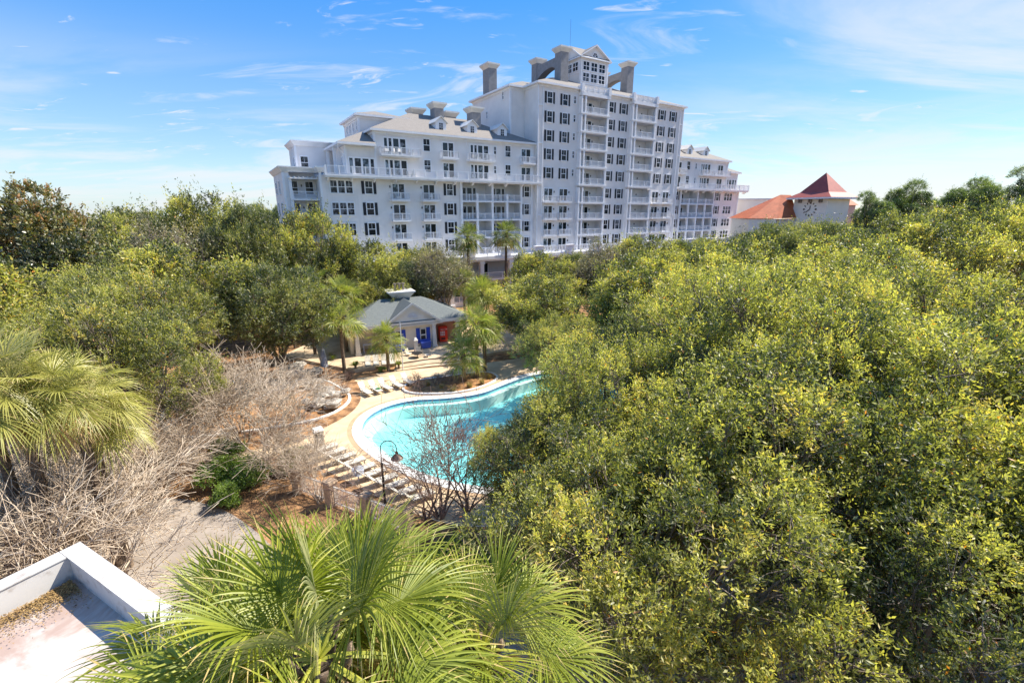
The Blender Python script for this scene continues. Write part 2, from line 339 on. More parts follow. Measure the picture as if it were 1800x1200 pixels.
def lobes_in(rg, R_, H0, H1, k, r0=0.3, r1=0.48, arms=.3):
    out = []; zc_, hz = (H0 + H1) / 2, (H1 - H0) / 2
    while len(out) < k:
        p = rg.normal(size=3); p /= np.linalg.norm(p); p *= rg.uniform(0.35, 0.85) ** 0.6
        r = rg.uniform(r0, r1) * R_ * 0.8
        x, y, z = p[0] * (R_ - r * 0.6), p[1] * (R_ - r * 0.6), zc_ + p[2] * max(hz - r * 0.7, 0.3)
        if rg.random() < arms: k_ = rg.uniform(1.1, 1.4); x *= k_; y *= k_; z += rg.uniform(-.8, .3); r *= .75
        out.append((x, y, z, r))
    return out
def trunk_mesh(name, seed, H0, lobes, r0, P0, G, mt='bark', ntw=260, forks=3, twr=0.012, twl=1.2):
    rg = random.Random(seed); mb = MB()
    base_h = H0 * 0.75
    lean = (rg.uniform(-.4, .4), rg.uniform(-.4, .4))
    mb.tube([(0, 0, -0.2), (lean[0] * .2, lean[1] * .2, base_h * .4), (lean[0] * .6, lean[1] * .6, base_h * .8), (lean[0], lean[1], base_h)], [r0 * 1.25, r0, r0 * .9, r0 * .85], 8)
    top = Vector((lean[0], lean[1], base_h))
    ls = sorted(lobes, key=lambda l: math.atan2(l[1], l[0]))
    gN = max(1, len(ls) // max(3, forks * 2))
    for g in range(0, len(ls), gN):
        grp = ls[g:g + gN]
        c = Vector((sum(l[0] for l in grp) / len(grp), sum(l[1] for l in grp) / len(grp), sum(l[2] for l in grp) / len(grp)))
        hub = top.lerp(c, 0.55) + Vector((rg.uniform(-.4, .4), rg.uniform(-.4, .4), rg.uniform(-.5, .2)))
        mb.tube([top - Vector((0, 0, .3)), top.lerp(hub, .5) + Vector((rg.uniform(-.3, .3), rg.uniform(-.3, .3), .2)), hub], [r0 * .6, r0 * .45, r0 * .35], 6, cap=False)
        for l in grp:
            e = Vector(l[:3]); m_ = hub.lerp(e, .5) + Vector((rg.uniform(-.4, .4), rg.uniform(-.4, .4), rg.uniform(-.1, .4)))
            mb.tube([hub, m_, e], [r0 * .32, r0 * .2, r0 * .1], 5, cap=False)
            for _ in range(5):
                q = e + Vector((rg.gauss(0, 1), rg.gauss(0, 1), rg.gauss(.3, .8))).normalized() * l[3] * .85
                mb.tube([m_.lerp(e, rg.uniform(.4, 1)), e.lerp(q, .5) + Vector((rg.uniform(-.2, .2), rg.uniform(-.2, .2), .1)), q], [r0 * .1, r0 * .06, 0.008], 4, cap=False)
    n = len(P0)
    for _ in range(min(ntw, n)):
        i = rg.randrange(n); p = Vector(P0[i]); g = Vector(G[i])
        mb.tube([p - g * twl * .7, p + Vector((rg.uniform(-.1, .1), rg.uniform(-.1, .1), 0)), p + g * twl * .35], [twr * 1.3, twr, twr * .4], 3, cap=False)
    return mb.mesh(name, mt, True)
TREE = {}
def make_tree_kind(key, seed, Rr, H0, H1, nl, ns, lps, leaf, wr, shoot, mt, r0, bark='bark', **kw):
    rg = np.random.default_rng(seed)
    tw = kw.pop('tw', {})
    lr = kw.pop('lr', (0.3, 0.48))
    lob = lobes_in(rg, Rr, H0, H1, nl, *lr)
    cm, P0, G = crown_mesh('crown', seed + 1, lob, ns, lps, leaf, wr, shoot, mt, **kw)
    tm = trunk_mesh('trunk', seed, H0, lob, r0, P0, G, bark, **tw)
    TREE[key] = (cm, tm)
def put_tree(key, x, y, rz, s, sz, label, name='oak_tree', cat='tree', group=None, z=0):
    e = empty(name, (x, y, z), rz, label, cat, group); e.scale = (s, s, sz)
    cm, tm = TREE[key]
    link_mesh('trunk', tm, e); link_mesh('crown', cm, e)
    return e
# ------------------------------------------------------------------ ground, pool, deck
def sheet(name, outer, holes, z, mt, kind='structure'):
    polys = [[Vector((x, y, 0)) for x, y in outer]] + [[Vector((x, y, 0)) for x, y in h] for h in holes]
    flat = [p for q in polys for p in q]; tri = tessellate_polygon(polys)
    me = bpy.data.meshes.new(name); me.from_pydata([(p.x, p.y, z) for p in flat], [], [tuple(t) for t in tri])
    me.materials.append(M[mt]); me.update()
    for p in me.polygons:
        if p.normal.z < 0: p.flip()
    o = link_mesh(name, me)
    if kind: o['kind'] = kind
    return o
def smooth_poly(pts, it=2):
    for _ in range(it):
        q = []
        for i in range(len(pts)):
            a, b = pts[i], pts[(i + 1) % len(pts)]
            q += [(a[0] * .75 + b[0] * .25, a[1] * .75 + b[1] * .25), (a[0] * .25 + b[0] * .75, a[1] * .25 + b[1] * .75)]
        pts = q
    return pts
def offset(pts, d_):
    n = len(pts); area = sum(pts[i][0] * pts[(i + 1) % n][1] - pts[(i + 1) % n][0] * pts[i][1] for i in range(n)); sg = 1 if area > 0 else -1
    out = []
    for i in range(n):
        a, b = Vector(pts[i - 1]), Vector(pts[(i + 1) % n]); t = (b - a).normalized(); nn = Vector((t.y, -t.x)) * sg
        out.append((pts[i][0] + nn.x * d_, pts[i][1] + nn.y * d_))
    return out
WATER = smooth_poly([(-11.6, 32.3), (-11.75, 34.2), (-11.1, 35.9), (-9.9, 37.1), (-8.3, 37.8), (-5.6, 38.1), (-2.8, 39.1), (-0.8, 41.5), (1.7, 44.1), (6.0, 45.8), (11.5, 44.1), (15.7, 39.5), (17.2, 33.5), (14.7, 29.0), (9.1, 26.0), (3.5, 24.8), (0.0, 24.3), (-2.4, 24.5), (-5.0, 25.5), (-7.5, 27.1), (-9.5, 29.0), (-10.8, 30.6)])
COPE = offset(WATER, 0.75); RING = offset(COPE, 0.35)
POOL2 = smooth_poly([(-31, 37.8), (-28.4, 37.9), (-26.2, 37.7), (-23.9, 37.5), (-23.3, 39.5), (-25.8, 42.4), (-30.1, 43.2), (-32.2, 40.9)])
DECK = smooth_poly([(-15.6, 29.6), (-14.3, 32.6), (-13.2, 35.0), (-13.3, 38.0), (-14.2, 39.6), (-13.0, 42.2), (-9.8, 44.0), (-8.0, 42.0), (-5.2, 45.6), (-1.0, 47.0), (6, 50), (14, 48), (20, 42), (22, 32), (18, 25), (8, 21.6), (-1, 20.6), (-4.4, 21.2), (-9.6, 24.6), (-14.2, 27.9)], 2)
sheet('ground', [(-900, -60), (900, -60), (900, 1500), (-900, 1500)], [DECK, POOL2], 0.0, 'mulch')
sheet('pool_deck', DECK, [RING], 0.008, 'deck')
sheet('deck_ring', RING, [COPE], 0.008, 'deckring')
mb = MB(); n = len(WATER)
for a, b, m_ in ((COPE, WATER, 0),):
    vs = [(x, y, 0.03) for x, y in a] + [(x, y, 0.03) for x, y in b] + [(x, y, -1.35) for x, y in b] + [(x, y, -0.02) for x, y in a]
    mb.add(vs, [(i, (i + 1) % n, n + (i + 1) % n, n + i) for i in range(n)] + [(i, 3 * n + i, 3 * n + (i + 1) % n, (i + 1) % n) for i in range(n)], 0)
    mb.add(vs, [(n + i, n + (i + 1) % n, 2 * n + (i + 1) % n, 2 * n + i) for i in range(n)], 1)
    INN = offset(WATER, -0.55)
    mb.add([(x, y, -0.38) for x, y in WATER] + [(x, y, -0.38) for x, y in INN] + [(x, y, -1.35) for x, y in INN], [(i, (i + 1) % n, n + (i + 1) % n, n + i) for i in range(n)] + [(n + i, n + (i + 1) % n, 2 * n + (i + 1) % n, 2 * n + i) for i in range(n)], 0)
mb.add([(x, y, -1.35) for x, y in WATER], [tuple(range(n))], 1)
o = mb.build('pool_basin', ['coping', 'plaster']); o['kind'] = 'structure'
mb = MB(); TB = offset(WATER, -.012); mb.add([(x, y, -.01) for x, y in TB] + [(x, y, -.2) for x, y in TB], [(i, (i + 1) % n, n + (i + 1) % n, n + i) for i in range(n)]); o = mb.build('waterline_tiles', ['tile']); o['kind'] = 'structure'
sheet('water', WATER, [], -0.12, 'water')
n2 = len(POOL2); mb = MB()
mb.add([(x, y, 0.0) for x, y in POOL2] + [(x, y, -0.8) for x, y in POOL2], [(i, (i + 1) % n2, n2 + (i + 1) % n2, n2 + i) for i in range(n2)] + [tuple(range(n2, 2 * n2))], 0)
o = mb.build('small_pool_basin', ['plaster']); o['kind'] = 'structure'
sheet('small_pool_water', POOL2, [], -0.1, 'water')
# planting island with kerb left of the pool
ISL = smooth_poly([(-25, 30.2), (-20.8, 31.2), (-17.6, 32.4), (-15.4, 33.6), (-14.2, 35.6), (-14.1, 38.0), (-15.4, 40.0), (-19, 43.4), (-22.2, 42.0), (-22.3, 38.0), (-23.5, 36.6), (-27, 36.6), (-30, 36.0)])
ISLI = offset(ISL, -0.22)
sheet('deck_path', smooth_poly([(-30, 27), (-22, 28.4), (-16.6, 29.2), (-13.8, 31), (-12.9, 36), (-13.3, 39), (-14.2, 41.5), (-16, 43), (-13.5, 44.2), (-12.4, 43.2), (-13.1, 41), (-12.3, 38), (-12.3, 35), (-13.4, 31), (-15.5, 28.2), (-22, 27.2), (-30, 25.5)], 1), [], 0.004, 'deck')
n3 = len(ISL); mb = MB()
mb.add([(x, y, 0.14) for x, y in ISL] + [(x, y, 0.14) for x, y in ISLI] + [(x, y, 0.0) for x, y in ISL] + [(x, y, 0.05) for x, y in ISLI],
       [(i, (i + 1) % n3, n3 + (i + 1) % n3, n3 + i) for i in range(n3)] + [(i, 2 * n3 + i, 2 * n3 + (i + 1) % n3, (i + 1) % n3) for i in range(n3)] + [(n3 + i, n3 + (i + 1) % n3, 3 * n3 + (i + 1) % n3, 3 * n3 + i) for i in range(n3)], 0)
o = mb.build('island_kerb', ['coping']); o['kind'] = 'structure'
sheet('island_bed', ISLI, [], 0.08, 'mulch_o')
BED = smooth_poly([(-9.5, 39.0), (-6.8, 38.9), (-5.0, 39.2), (-3.2, 40.2), (-1.7, 42.0), (-1.2, 43.6), (-2.4, 45.2), (-4.6, 44.6), (-6.8, 43.6), (-9.5, 42.6), (-10.6, 40.6)])
BI = offset(BED, -0.2); n4 = len(BED); mb = MB()
mb.add([(x, y, 0.16) for x, y in BED] + [(x, y, 0.16) for x, y in BI] + [(x, y, 0.0) for x, y in BED] + [(x, y, 0.05) for x, y in BI],
       [(i, (i + 1) % n4, n4 + (i + 1) % n4, n4 + i) for i in range(n4)] + [(i, 2 * n4 + i, 2 * n4 + (i + 1) % n4, (i + 1) % n4) for i in range(n4)] + [(n4 + i, n4 + (i + 1) % n4, 3 * n4 + (i + 1) % n4, 3 * n4 + i) for i in range(n4)], 0)
o = mb.build('palm_bed_kerb', ['coping']); o['kind'] = 'structure'
sheet('palm_bed', BI, [], 0.10, 'mulch_o')
# pool-house terrace and the wide steps down to the deck
TER = [(-21.5, 47.6), (-16.2, 44.9), (-12.6, 47.0), (-9.2, 48.8), (-3.2, 50.4), (2.5, 53.5), (8, 58), (8, 66), (-24, 66), (-26, 50)]
mb = MB(); mb.prism(TER, 0.0, 0.3); o = mb.build('terrace', ['terrace']); o['kind'] = 'structure'
for k, (oo, zz) in enumerate(((0.75, 0.2), (1.5, 0.1))):
    mb = MB(); P = [(-12.4, 46.9), (-9.2, 48.6), (-3.2, 50.2), (-2.9, 50.2 - oo - .3), (-9.0, 48.8 - oo - .6), (-12.2, 47.0 - oo - .4)]
    mb.prism(P[::-1], 0.0, zz - 0.004 * k); o = mb.build('terrace_step', ['terrace']); o['kind'] = 'structure'
mb = MB(); mb.prism([(-14, 44.6), (-10.0, 46.0), (-3.0, 48.0), (3, 50.6), (3, 47.6), (-2.6, 45.6), (-8.5, 43.6), (-12.6, 42.6)], -0.05, 0.035); o = mb.build('lower_terrace', ['deck']); o['kind'] = 'structure'
# foreground walks
sheet('path', smooth_poly([(-20.6, 23.6), (-16.6, 22.6), (-13.2, 20.4), (-10.0, 17.6), (-11.5, 15.0), (-15.0, 15.6), (-18.8, 16.8), (-21.6, 19.0), (-22.4, 21.8)]), [], 0.006, 'path')
sheet('patio', smooth_poly([(-2.5, 13.0), (1, 16.2), (6, 15.4), (12, 18.5), (20, 19), (22, 13), (12, 8), (2, 8), (-3, 9)]), [], 0.006, 'path')

# ------------------------------------------------------------------ hotel
A32 = R(32); OX, OY = 4.704, 90.0
hotel = empty('hotel', (OX, OY, 0), A32, 'pale grey many-storey hotel with black shutters, white balconies and a gabled rooftop lantern', 'hotel')
def hp(mb, name, mats, smooth=False): return mb.build(name, mats, hotel, smooth)
def each(boxes, name, mats, parent):
    for b in boxes:
        q = MB()
        for c in (b if isinstance(b[0], tuple) else [b]): (q.box if len(c) == 6 else q.frus)(*c)
        q.build(name, mats, parent)
ROWS = [35.65, 32.5, 29.35, 26.2, 22.95, 19.6, 16.45, 13.4, 10.45]
FL = [z - 1.75 for z in ROWS]
# walls
w = MB()
w.box(0, 9.6, 0, 1.5, 7.9, 37.6); w.box(15.8, 22.9, 0, 1.5, 7.9, 37.6); w.box(29.1, 38.6, 0, 1.5, 7.9, 37.6)
w.box(0, 38.6, 1.5, 22, 7.9, 37.6)
w.box(-3.1, 0, 4.5, 19.2, 7.9, 37.62); w.box(38.6, 41.7, 4.5, 19.2, 7.9, 37.62)
hp(w, 'tower_wall', ['stucco'])
w = MB()
w.box(-37.8, -15.3, 1, 3.2, 7.9, 21.1); w.box(-3.1, 0, 1, 3.2, 7.9, 21.1); w.box(-15.3, -3.1, 1, 3.2, 20.75, 21.1); w.box(-37.8, 0, 3.2, 20, 7.9, 21.1)
w.box(-33.9, -29.5, 1, 12.5, 21.1, 25.4); w.box(-29.5, 0, 1, 19, 21.1, 27.7)
w.box(-42.4, -37.8, 5.2, 15.2, 0, 21.9); w.box(-42.4, -41.6, 3.5, 5.2, 0, 21.9)
w.box(-39.4, -33.9, 10, 16.5, 21.1, 26.3)
w.box(-29.9, -22, 7.4, 17, 27.7, 30.7)
hp(w, 'left_wing_wall', ['stucco'])
w = MB()
w.box(38.6, 41.2, 1, 3.2, 7.9, 21.1); w.box(53.6, 63.95, 1, 3.2, 7.9, 21.1); w.box(41.2, 53.6, 1, 3.2, 20.75, 21.1); w.box(38.6, 63.95, 3.2, 20, 7.9, 21.1)
w.box(38.6, 58.2, 1, 19, 21.1, 27.7); w.box(58.2, 62.5, 1, 12, 21.1, 25.2)
hp(w, 'right_wing_wall', ['stucco'])
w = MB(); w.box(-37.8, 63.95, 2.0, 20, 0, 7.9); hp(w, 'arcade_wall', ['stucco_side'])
# roofs: hip with overhang; fascia as a separate white part
def hip(mb, x0, x1, y0, y1, z, k=0.46, oh=0.6):
    x0 -= oh; x1 += oh; y0 -= oh; y1 += oh
    h = min(x1 - x0, y1 - y0) / 2; zr = z + h * k
    if x1 - x0 >= y1 - y0: r0, r1 = (x0 + h, (y0 + y1) / 2, zr), (x1 - h, (y0 + y1) / 2, zr); fs = [(0, 1, 5, 4), (2, 3, 4, 5), (0, 4, 3), (1, 2, 5)]
    else: r0, r1 = ((x0 + x1) / 2, y0 + h, zr), ((x0 + x1) / 2, y1 - h, zr); fs = [(0, 1, 4), (1, 2, 5, 4), (2, 3, 5), (3, 0, 4, 5)]
    mb.add([(x0, y0, z), (x1, y0, z), (x1, y1, z), (x0, y1, z), r0, r1], fs)
def fascia(mb, x0, x1, y0, y1, z, oh=0.6, t=0.32):
    mb.box(x0 - oh - .03, x1 + oh + .03, y0 - oh - .03, y1 + oh + .03, z - t, z - 0.01)
    mb.box(x0 - .12, x1 + .12, y0 - .12, y1 + .12, z - t - .35, z - t - .002)
ROOFS = [(0, 38.6, 0, 22, 37.95, .38), (-3.1, 41.7, 4.5, 19.2, 37.93, .38), (-29.5, 0, 1, 19, 28.0, .46), (38.6, 58.2, 1, 19, 28.0, .46), (-29.9, -22, 7.4, 17, 31.0, .30)]
for i, (a, b, c, d_, z, k) in enumerate(ROOFS):
    mb = MB(); hip(mb, a, b, c, d_, z, k, 0.6); rf = hp(mb, 'roof', ['roof'])
    mb = MB(); fascia(mb, a, b, c, d_, z, 0.6); hp(mb, 'eave', ['white'])
def lean_roof(u0, u1, v0, v1, z, k=.46):
    # hipped roof that dies into the taller wall at u1
    dp = abs(u1 - u0); zt = z + dp * k; mb = MB()
    mb.add([(u0, v0, z), (u1, v0, z), (u1, v0 + dp, zt), (u1, v1 - dp, zt), (u0, v1, z), (u1, v1, z)], [(0, 1, 2), (0, 2, 3, 4), (4, 3, 5)]); hp(mb, 'roof', ['roof'])
    mb = MB(); a, b = min(u0, u1), max(u0, u1); mb.box(a - .03, b, v0 - .03, v1 + .03, z - .32, z - .01); hp(mb, 'eave', ['white'])
lean_roof(-35.1, -29.52, -.1, 13.6, 25.75); lean_roof(63.2, 58.22, .3, 12.7, 25.5)
# cornice of the flat blocks
mb = MB()
for (a, b, c, d_, z) in ((-42.4, -37.8, 3.5, 15.2, 21.9), (-39.4, -33.9, 10, 16.5, 26.3)):
    mb.frus(a - .1, b + .1, c - .1, d_ + .1, z - .35, a - .5, b + .5, c - .5, d_ + .5, z + .25); mb.box(a - .55, b + .55, c - .55, d_ + .55, z + .25, z + .4)
mb.frus(-38.0, -37.0, 0.8, 5.2, 21.5, -38.3, -37.0, .5, 5.5, 22.1); mb.box(-38.35, -37.0, .45, 5.6, 22.1, 22.3)
hp(mb, 'cornice', ['white'])
# corner boards and pilasters
CT = []
for (a, b, y, z0, z1) in ((-0.12, 1.05, -.12, 7.9, 37.55), (37.55, 38.72, -.12, 7.9, 37.55)):
    CT.append([(q, q + .16, y, 0.02, z0, z1) for q in (a, b - .16)] + [(a + .16, b - .16, y + .02, 0.02, zz, zz + .22) for zz in [9.0 + 3.15 * 2 * k for k in range(5)] + [37.2]])
for (u, y, z0, z1) in ((-37.9, .9, 7.9, 21.5), (-42.5, 3.4, 0, 21.5), (63.75, .9, 7.9, 21), (-29.6, .9, 21.4, 27.6), (-34.0, .9, 21.4, 25.3), (57.95, .9, 21.4, 27.6), (62.35, .9, 21.4, 25.1), (-39.5, 9.9, 21.1, 26), (-30.0, 7.3, 27.9, 30.6), (-3.2, 4.4, 28, 37.5)):
    CT.append((u, u + .3, y, y + .3, z0, z1))
CT.append((-.9, -.35, .93, 1.0, 7.9, 27.5))
each(CT, 'corner_trim', ['white'], hotel)
# railings
def rail(mb, x0, x1, y, z, h=1.05, post=1.6, ax='x', bal=0.13, pw=.05):
    L = x1 - x0; k = max(1, round(L / post))
    def bx(a, b, c0, c1, z0, z1):
        if ax == 'x': mb.box(a, b, y + c0, y + c1, z0, z1)
        else: mb.box(y + c0, y + c1, a, b, z0, z1)
    for i in range(k + 1):
        p = x0 + L * i / k; bx(p - pw, p + pw, -pw, pw, z, z + h + .03)
    bx(x0, x1, -.035, .035, z + h - .08, z + h); bx(x0, x1, -.025, .025, z + .1, z + .15)
    nb = int(L / bal)
    for i in range(1, nb):
        p = x0 + L * i / nb; bx(p - .016, p + .016, -.014, .014, z + .15, z + h - .08)
# proto facade parts ------------------------------------------------
def frame_box(mb, w_, h_, t=.14, y0=-.08, y1=0.0):
    mb.box(-w_ / 2 - t, w_ / 2 + t, y0, y1, h_ / 2, h_ / 2 + t * 1.3); mb.box(-w_ / 2 - t - .04, w_ / 2 + t + .04, y0 - .03, y1, -h_ / 2 - t, -h_ / 2)
    mb.box(-w_ / 2 - t, -w_ / 2, y0, y1, -h_ / 2, h_ / 2); mb.box(w_ / 2, w_ / 2 + t, y0, y1, -h_ / 2, h_ / 2)
def sash_bars(mb, x0, x1, z0, z1, upper=2):
    zm = (z0 + z1) / 2; mb.box(x0, x1, -.055, -.012, zm - .045, zm + .045)
    for i in range(1, upper):
        p = x0 + (x1 - x0) * i / upper; mb.box(p - .018, p + .018, -.045, -.012, zm + .045, z1)
def window_proto(name, units, h_, shutters=False, sash=True, door=False, gap=.14):
    """units: list of widths"""
    tot = sum(units) + gap * (len(units) - 1); mb = MB(); frame_box(mb, tot, h_)
    pn = MB(); pl = MB(); x = -tot / 2
    for i, u_ in enumerate(units):
        if i: mb.box(x - gap, x, -.07, 0, -h_ / 2, h_ / 2)
        (pl if (door and i % 2 == 0) else pn).add([(x, -.01, -h_ / 2), (x + u_, -.01, -h_ / 2), (x + u_, -.01, h_ / 2), (x, -.01, h_ / 2)], [(0, 1, 2, 3)])
        if sash and not door: sash_bars(mb, x, x + u_, -h_ / 2, h_ / 2)
        if door: mb.box(x, x + .05, -.05, -.012, -h_ / 2, h_ / 2); mb.box(x + u_ - .05, x + u_, -.05, -.012, -h_ / 2, h_ / 2)
        x += u_ + gap
    root = mb.build(name, ['white'])
    if pn.v: pn.build('pane', ['pane'], root)
    if pl.v: pl.build('pane', ['pane_refl'], root)
    if shutters:
        for s in (-1, 1):
            sh = MB(); c = s * (tot / 2 + .14 + .24)
            sh.box(c - .22, c + .22, -.05, 0, -h_ / 2 - .05, h_ / 2 + .05)
            for k in range(12):
                zz = -h_ / 2 + .06 + k * (h_ - .1) / 12; sh.box(c - .17, c + .17, -.065, -.05, zz, zz + .06)
            sh.build('shutter', ['shutter'], root)
    return root
PROTO = {}
PROTO['shut'] = window_proto('shuttered_window', [1.05], 1.78, True)
PROTO['sash'] = window_proto('sash_window', [1.05], 1.75)
PROTO['small'] = window_proto('small_window', [.42], 1.15)
PROTO['triple'] = window_proto('triple_window', [.9, .9, .9], 1.72, gap=.22)
PROTO['slider'] = window_proto('sliding_door', [.95, .95], 2.15, door=True, gap=.06)
PROTO['french'] = window_proto('french_door', [.7, .7], 2.15, gap=.3)
PROTO['group'] = window_proto('glazed_door_group', [.55, .55, .95, .95], 2.15, door=True, gap=.16)
PROTO['wide'] = window_proto('wide_glazed_door', [.6, 1.0, 1.0, .6], 2.15, door=True, gap=.18)
used = set()
def put(kind, u, z, v=1.0, rz=0, sx=1):
    p = PROTO[kind]
    o = p if kind not in used else copy_tree(p); used.add(kind)
    o.parent = hotel; o.location = (u, v, z); o.rotation_euler = (0, 0, rz); return o
bal_mesh = {}
def balcony(u0, u1, z, v=1.0, dep=1.25):
    key = round(u1 - u0, 2), dep
    if key not in bal_mesh:
        L = u1 - u0; sl = MB(); sl.box(0, L, -dep, 0, -.22, 0); sl.box(.15, L - .15, -dep + .1, 0, -.34, -.222)
        rl = MB(); rail(rl, .06, L - .06, -dep + .08, 0); rail(rl, -dep + .08, -.05, .06, 0, ax='y'); rail(rl, -dep + .08, -.05, L - .06, 0, ax='y')
        bal_mesh[key] = (sl.mesh('balcony', 'white'), rl.mesh('railing', 'white'))
    sm, rm = bal_mesh[key]
    o = link_mesh('balcony', sm, hotel, (u0, v, z)); link_mesh('railing', rm, o); return o
lampm = MB(); lampm.box(-.07, .07, -.14, 0, -.14, .14); lampm.box(-.04, .04, -.1, 0, .14, .2); lampm = lampm.mesh('wall_lamp', 'dark')
def lamp(u, z, v=1.0): return link_mesh('wall_lamp', lampm, hotel, (u, v, z))
fm = MB(); fm.box(-.3, .3, -.3, .3, .38, .44); fm.box(-.28, -.22, -.28, .28, 0, .4); fm.box(.22, .28, -.28, .28, 0, .4); fm.box(-.3, .3, .24, .3, .4, .9)
fm = fm.mesh('balcony_chair', 'furn')
rnd = random.Random(5)
# tower facade
for r, z in enumerate(ROWS):
    for u in (17.4, 20.7): put('shut', u, z, 0)
    if r < 5:
        for u in (2.45, 5.95, 31.9, 35.4): put('shut', u, z, 0)
        put('small', 8.2, z + .25, 0)
    else:
        for u in (2.5, 6.1, 31.7, 35.1): put('slider', u, z - .55 + .02, 0); lamp(u + 1.35, z, 0)
        balcony(1.15, 4.1, FL[r], 0, .9); balcony(4.75, 7.7, FL[r], 0, .9); balcony(30.3, 33.3, FL[r], 0, .9); balcony(33.8, 36.8, FL[r], 0, .9)
# stacked balcony bays
for u0, u1 in ((9.45, 15.95), (22.75, 29.25)):
    for r in range(9):
        z = FL[r]
        mb = MB(); mb.box(u0 - .35, u1 + .35, -.95, 1.5, z - .28, z); mb.box(u0 - .2, u1 + .2, -.85, 1.5, z - .45, z - .282); bs = hp(mb, 'bay_floor', ['white'])
        mb = MB(); rail(mb, u0 + .9, u1 - .3, -.8, z, post=1.7); rail(mb, -.8, 0, u0 - .1, z, ax='y'); rail(mb, -.8, 0, u1 + .1, z, ax='y'); mb.build('railing', ['white'], bs)
        each([(q - .16, q + .16, -.9, -.58, z, z + 2.7) for q in (u0 - .15, u0 + .75, u1 - .15)] + [(u0 - .3, u0, -.55, 0, z, z + 2.7), (u1, u1 + .3, -.55, -.02, z, z + 2.7)], 'post', ['white'], bs)
        put('group' if u0 < 10 else 'french', u0 + 2.5, z + 1.1, 1.5); lamp(u0 + 4.6, z + 1.7, 1.5)
        if rnd.random() < .6: link_mesh('balcony_chair', fm, hotel, (u0 + rnd.uniform(2, 5), .3, z), rnd.uniform(0, 6))
    mb = MB(); z = 37.0; mb.box(u0 - .35, u1 + .35, -.95, 1.5, z - .3, z + .25); rail(mb, u0 - .1, u1 + .1, -.8, z + .25, 1.2, 1.3, bal=.09); rail(mb, -.8, .4, u0 - .15, z + .25, 1.2, ax='y', bal=.09); rail(mb, -.8, .4, u1 + .15, z + .25, 1.2, ax='y', bal=.09)
    for q in (u0 - .1, u1 + .1): mb.box(q - .3, q + .3, -1.0, -.4, z + .25, z + 1.7)
    mb.box(u0 - .2, u1 + .2, .3, 2.4, z + .2, z + 1.35)
    hp(mb, 'roof_parapet', ['white'])
# wings
def wing(items_rows, upper, loggia, deck):
    for kind, u in items_rows:
        for r in range(5, 9):
            z = ROWS[r] - .05
            if kind == 'bal':
                put('slider', u, z - .45, 1); balcony(u - 1.5, u + 1.5, FL[r], 1, 1.1); lamp(u - 1.35, z + .2)
            else: put(kind, u, z, 1)
    for kind, u, lo, hi in upper:
        if hi: put(kind, u, 26.25 - (.5 if kind not in ('sash', 'small') else 0), 1)
        if lo: put(kind, u, 23.1 - (.5 if kind not in ('sash', 'small') else 0), 1)
    l0, l1 = loggia
    for r in range(4, 9):
        z = FL[r]
        if r > 4:
            mb = MB(); mb.box(l0 - .15, l1 + .15, .55, 3.2, z - .28, z); bs = hp(mb, 'loggia_floor', ['white'])
            mb = MB(); rail(mb, l0, l1, .75, z, post=1.55); mb.build('railing', ['white'], bs)
            xs = [l0 + (l1 - l0) * k / 4 for k in range(5)]
            each([(q - .2, q + .2, .6, .98, z, FL[r - 1] - .28) for q in (xs if r > 5 else [xs[0], xs[2], xs[4]])] + ([(q - .2, q + .2, .6, .95, z, z + 1.15) for q in (xs[1], xs[3])] if r == 5 else []), 'post', ['white'], bs)
            each([(xs[2] - .08, xs[2] + .08, 1.0, 3.2, z, FL[r - 1] - .3)], 'partition', ['white'], bs)
            for q in (l0 + 2.2, l0 + 8.2): put('wide', q, z + 1.1, 3.2)
    a, b = deck
    mb = MB(); mb.box(a, b, -.5, 1, 21.0, 21.25); mb.box(a + .1, b - .1, -.4, 1, 20.8, 20.998); dk = hp(mb, 'deck_slab', ['white'])
    mb = MB(); rail(mb, a + .1, b - .1, -.4, 21.25, 1.15, 1.9, pw=.07)
    if a < 0: rail(mb, -.4, 1.0, a + .1, 21.25, 1.15, ax='y')
    else: rail(mb, -.4, 10.0, b - .1, 21.25, 1.15, ax='y')
    mb.build('railing', ['white'], dk)
    k = int((b - a) / 3); qs = [a + .5 + (b - a - 1) * i / (k - 1) for i in range(k)]
    each([(q - .1, q + .1, .5, 1, 20.3, q - .1, q + .1, -.2, 1, 20.8) for q in qs], 'bracket', ['white'], dk)
wing([('triple', -34.9), ('shut', -30.85), ('bal', -26.2), ('bal', -21.05), ('shut', -17.3), ('shut', -1.7)],
     [('group', -26.3, 1, 1), ('sash', -21.1, 1, 1), ('slider', -17.35, 1, 1), ('group', -11.5, 1, 1), ('small', -8.45, 1, 1), ('sash', -5.8, 1, 1), ('slider', -1.95, 1, 1), ('wide', -31.6, 1, 0)],
     (-15.3, -3.1), (-37.3, .75))
wing([('shut', 40.0), ('shut', 55.3), ('triple', 59.65)],
     [('slider', 39.9, 1, 1), ('sash', 43.3, 1, 1), ('small', 46.0, 1, 1), ('group', 49.6, 1, 1), ('slider', 55.3, 1, 1), ('wide', 60.4, 1, 0)],
     (41.2, 53.6), (38.9, 66.0))
for (a, b) in ((-28.9, -22.5), (-18.9, -15.9), (-14.0, -8.9), (-3.3, -.5)): balcony(a, b, 24.45, 1, 1.2)
for (a, b) in ((39.2, 41.7), (47.3, 58.0)): balcony(a, b, 24.45, 1, 1.2)
mb = MB()
for (u, z, v) in ((-37.8, 3, 2.3), (-3.1, 33.5, 9), ): pass
for u, z in ((-24.5, 21.25), (-13, 21.25), (50, 21.25), (-27, 24.45), (-12, 24.45), (52, 24.45), (-26.4, FL[5]), (-21, FL[5]), (2.4, FL[7]), (6, FL[6])): link_mesh('balcony_chair', fm, hotel, (u, .35, z), rnd.uniform(0, 6))
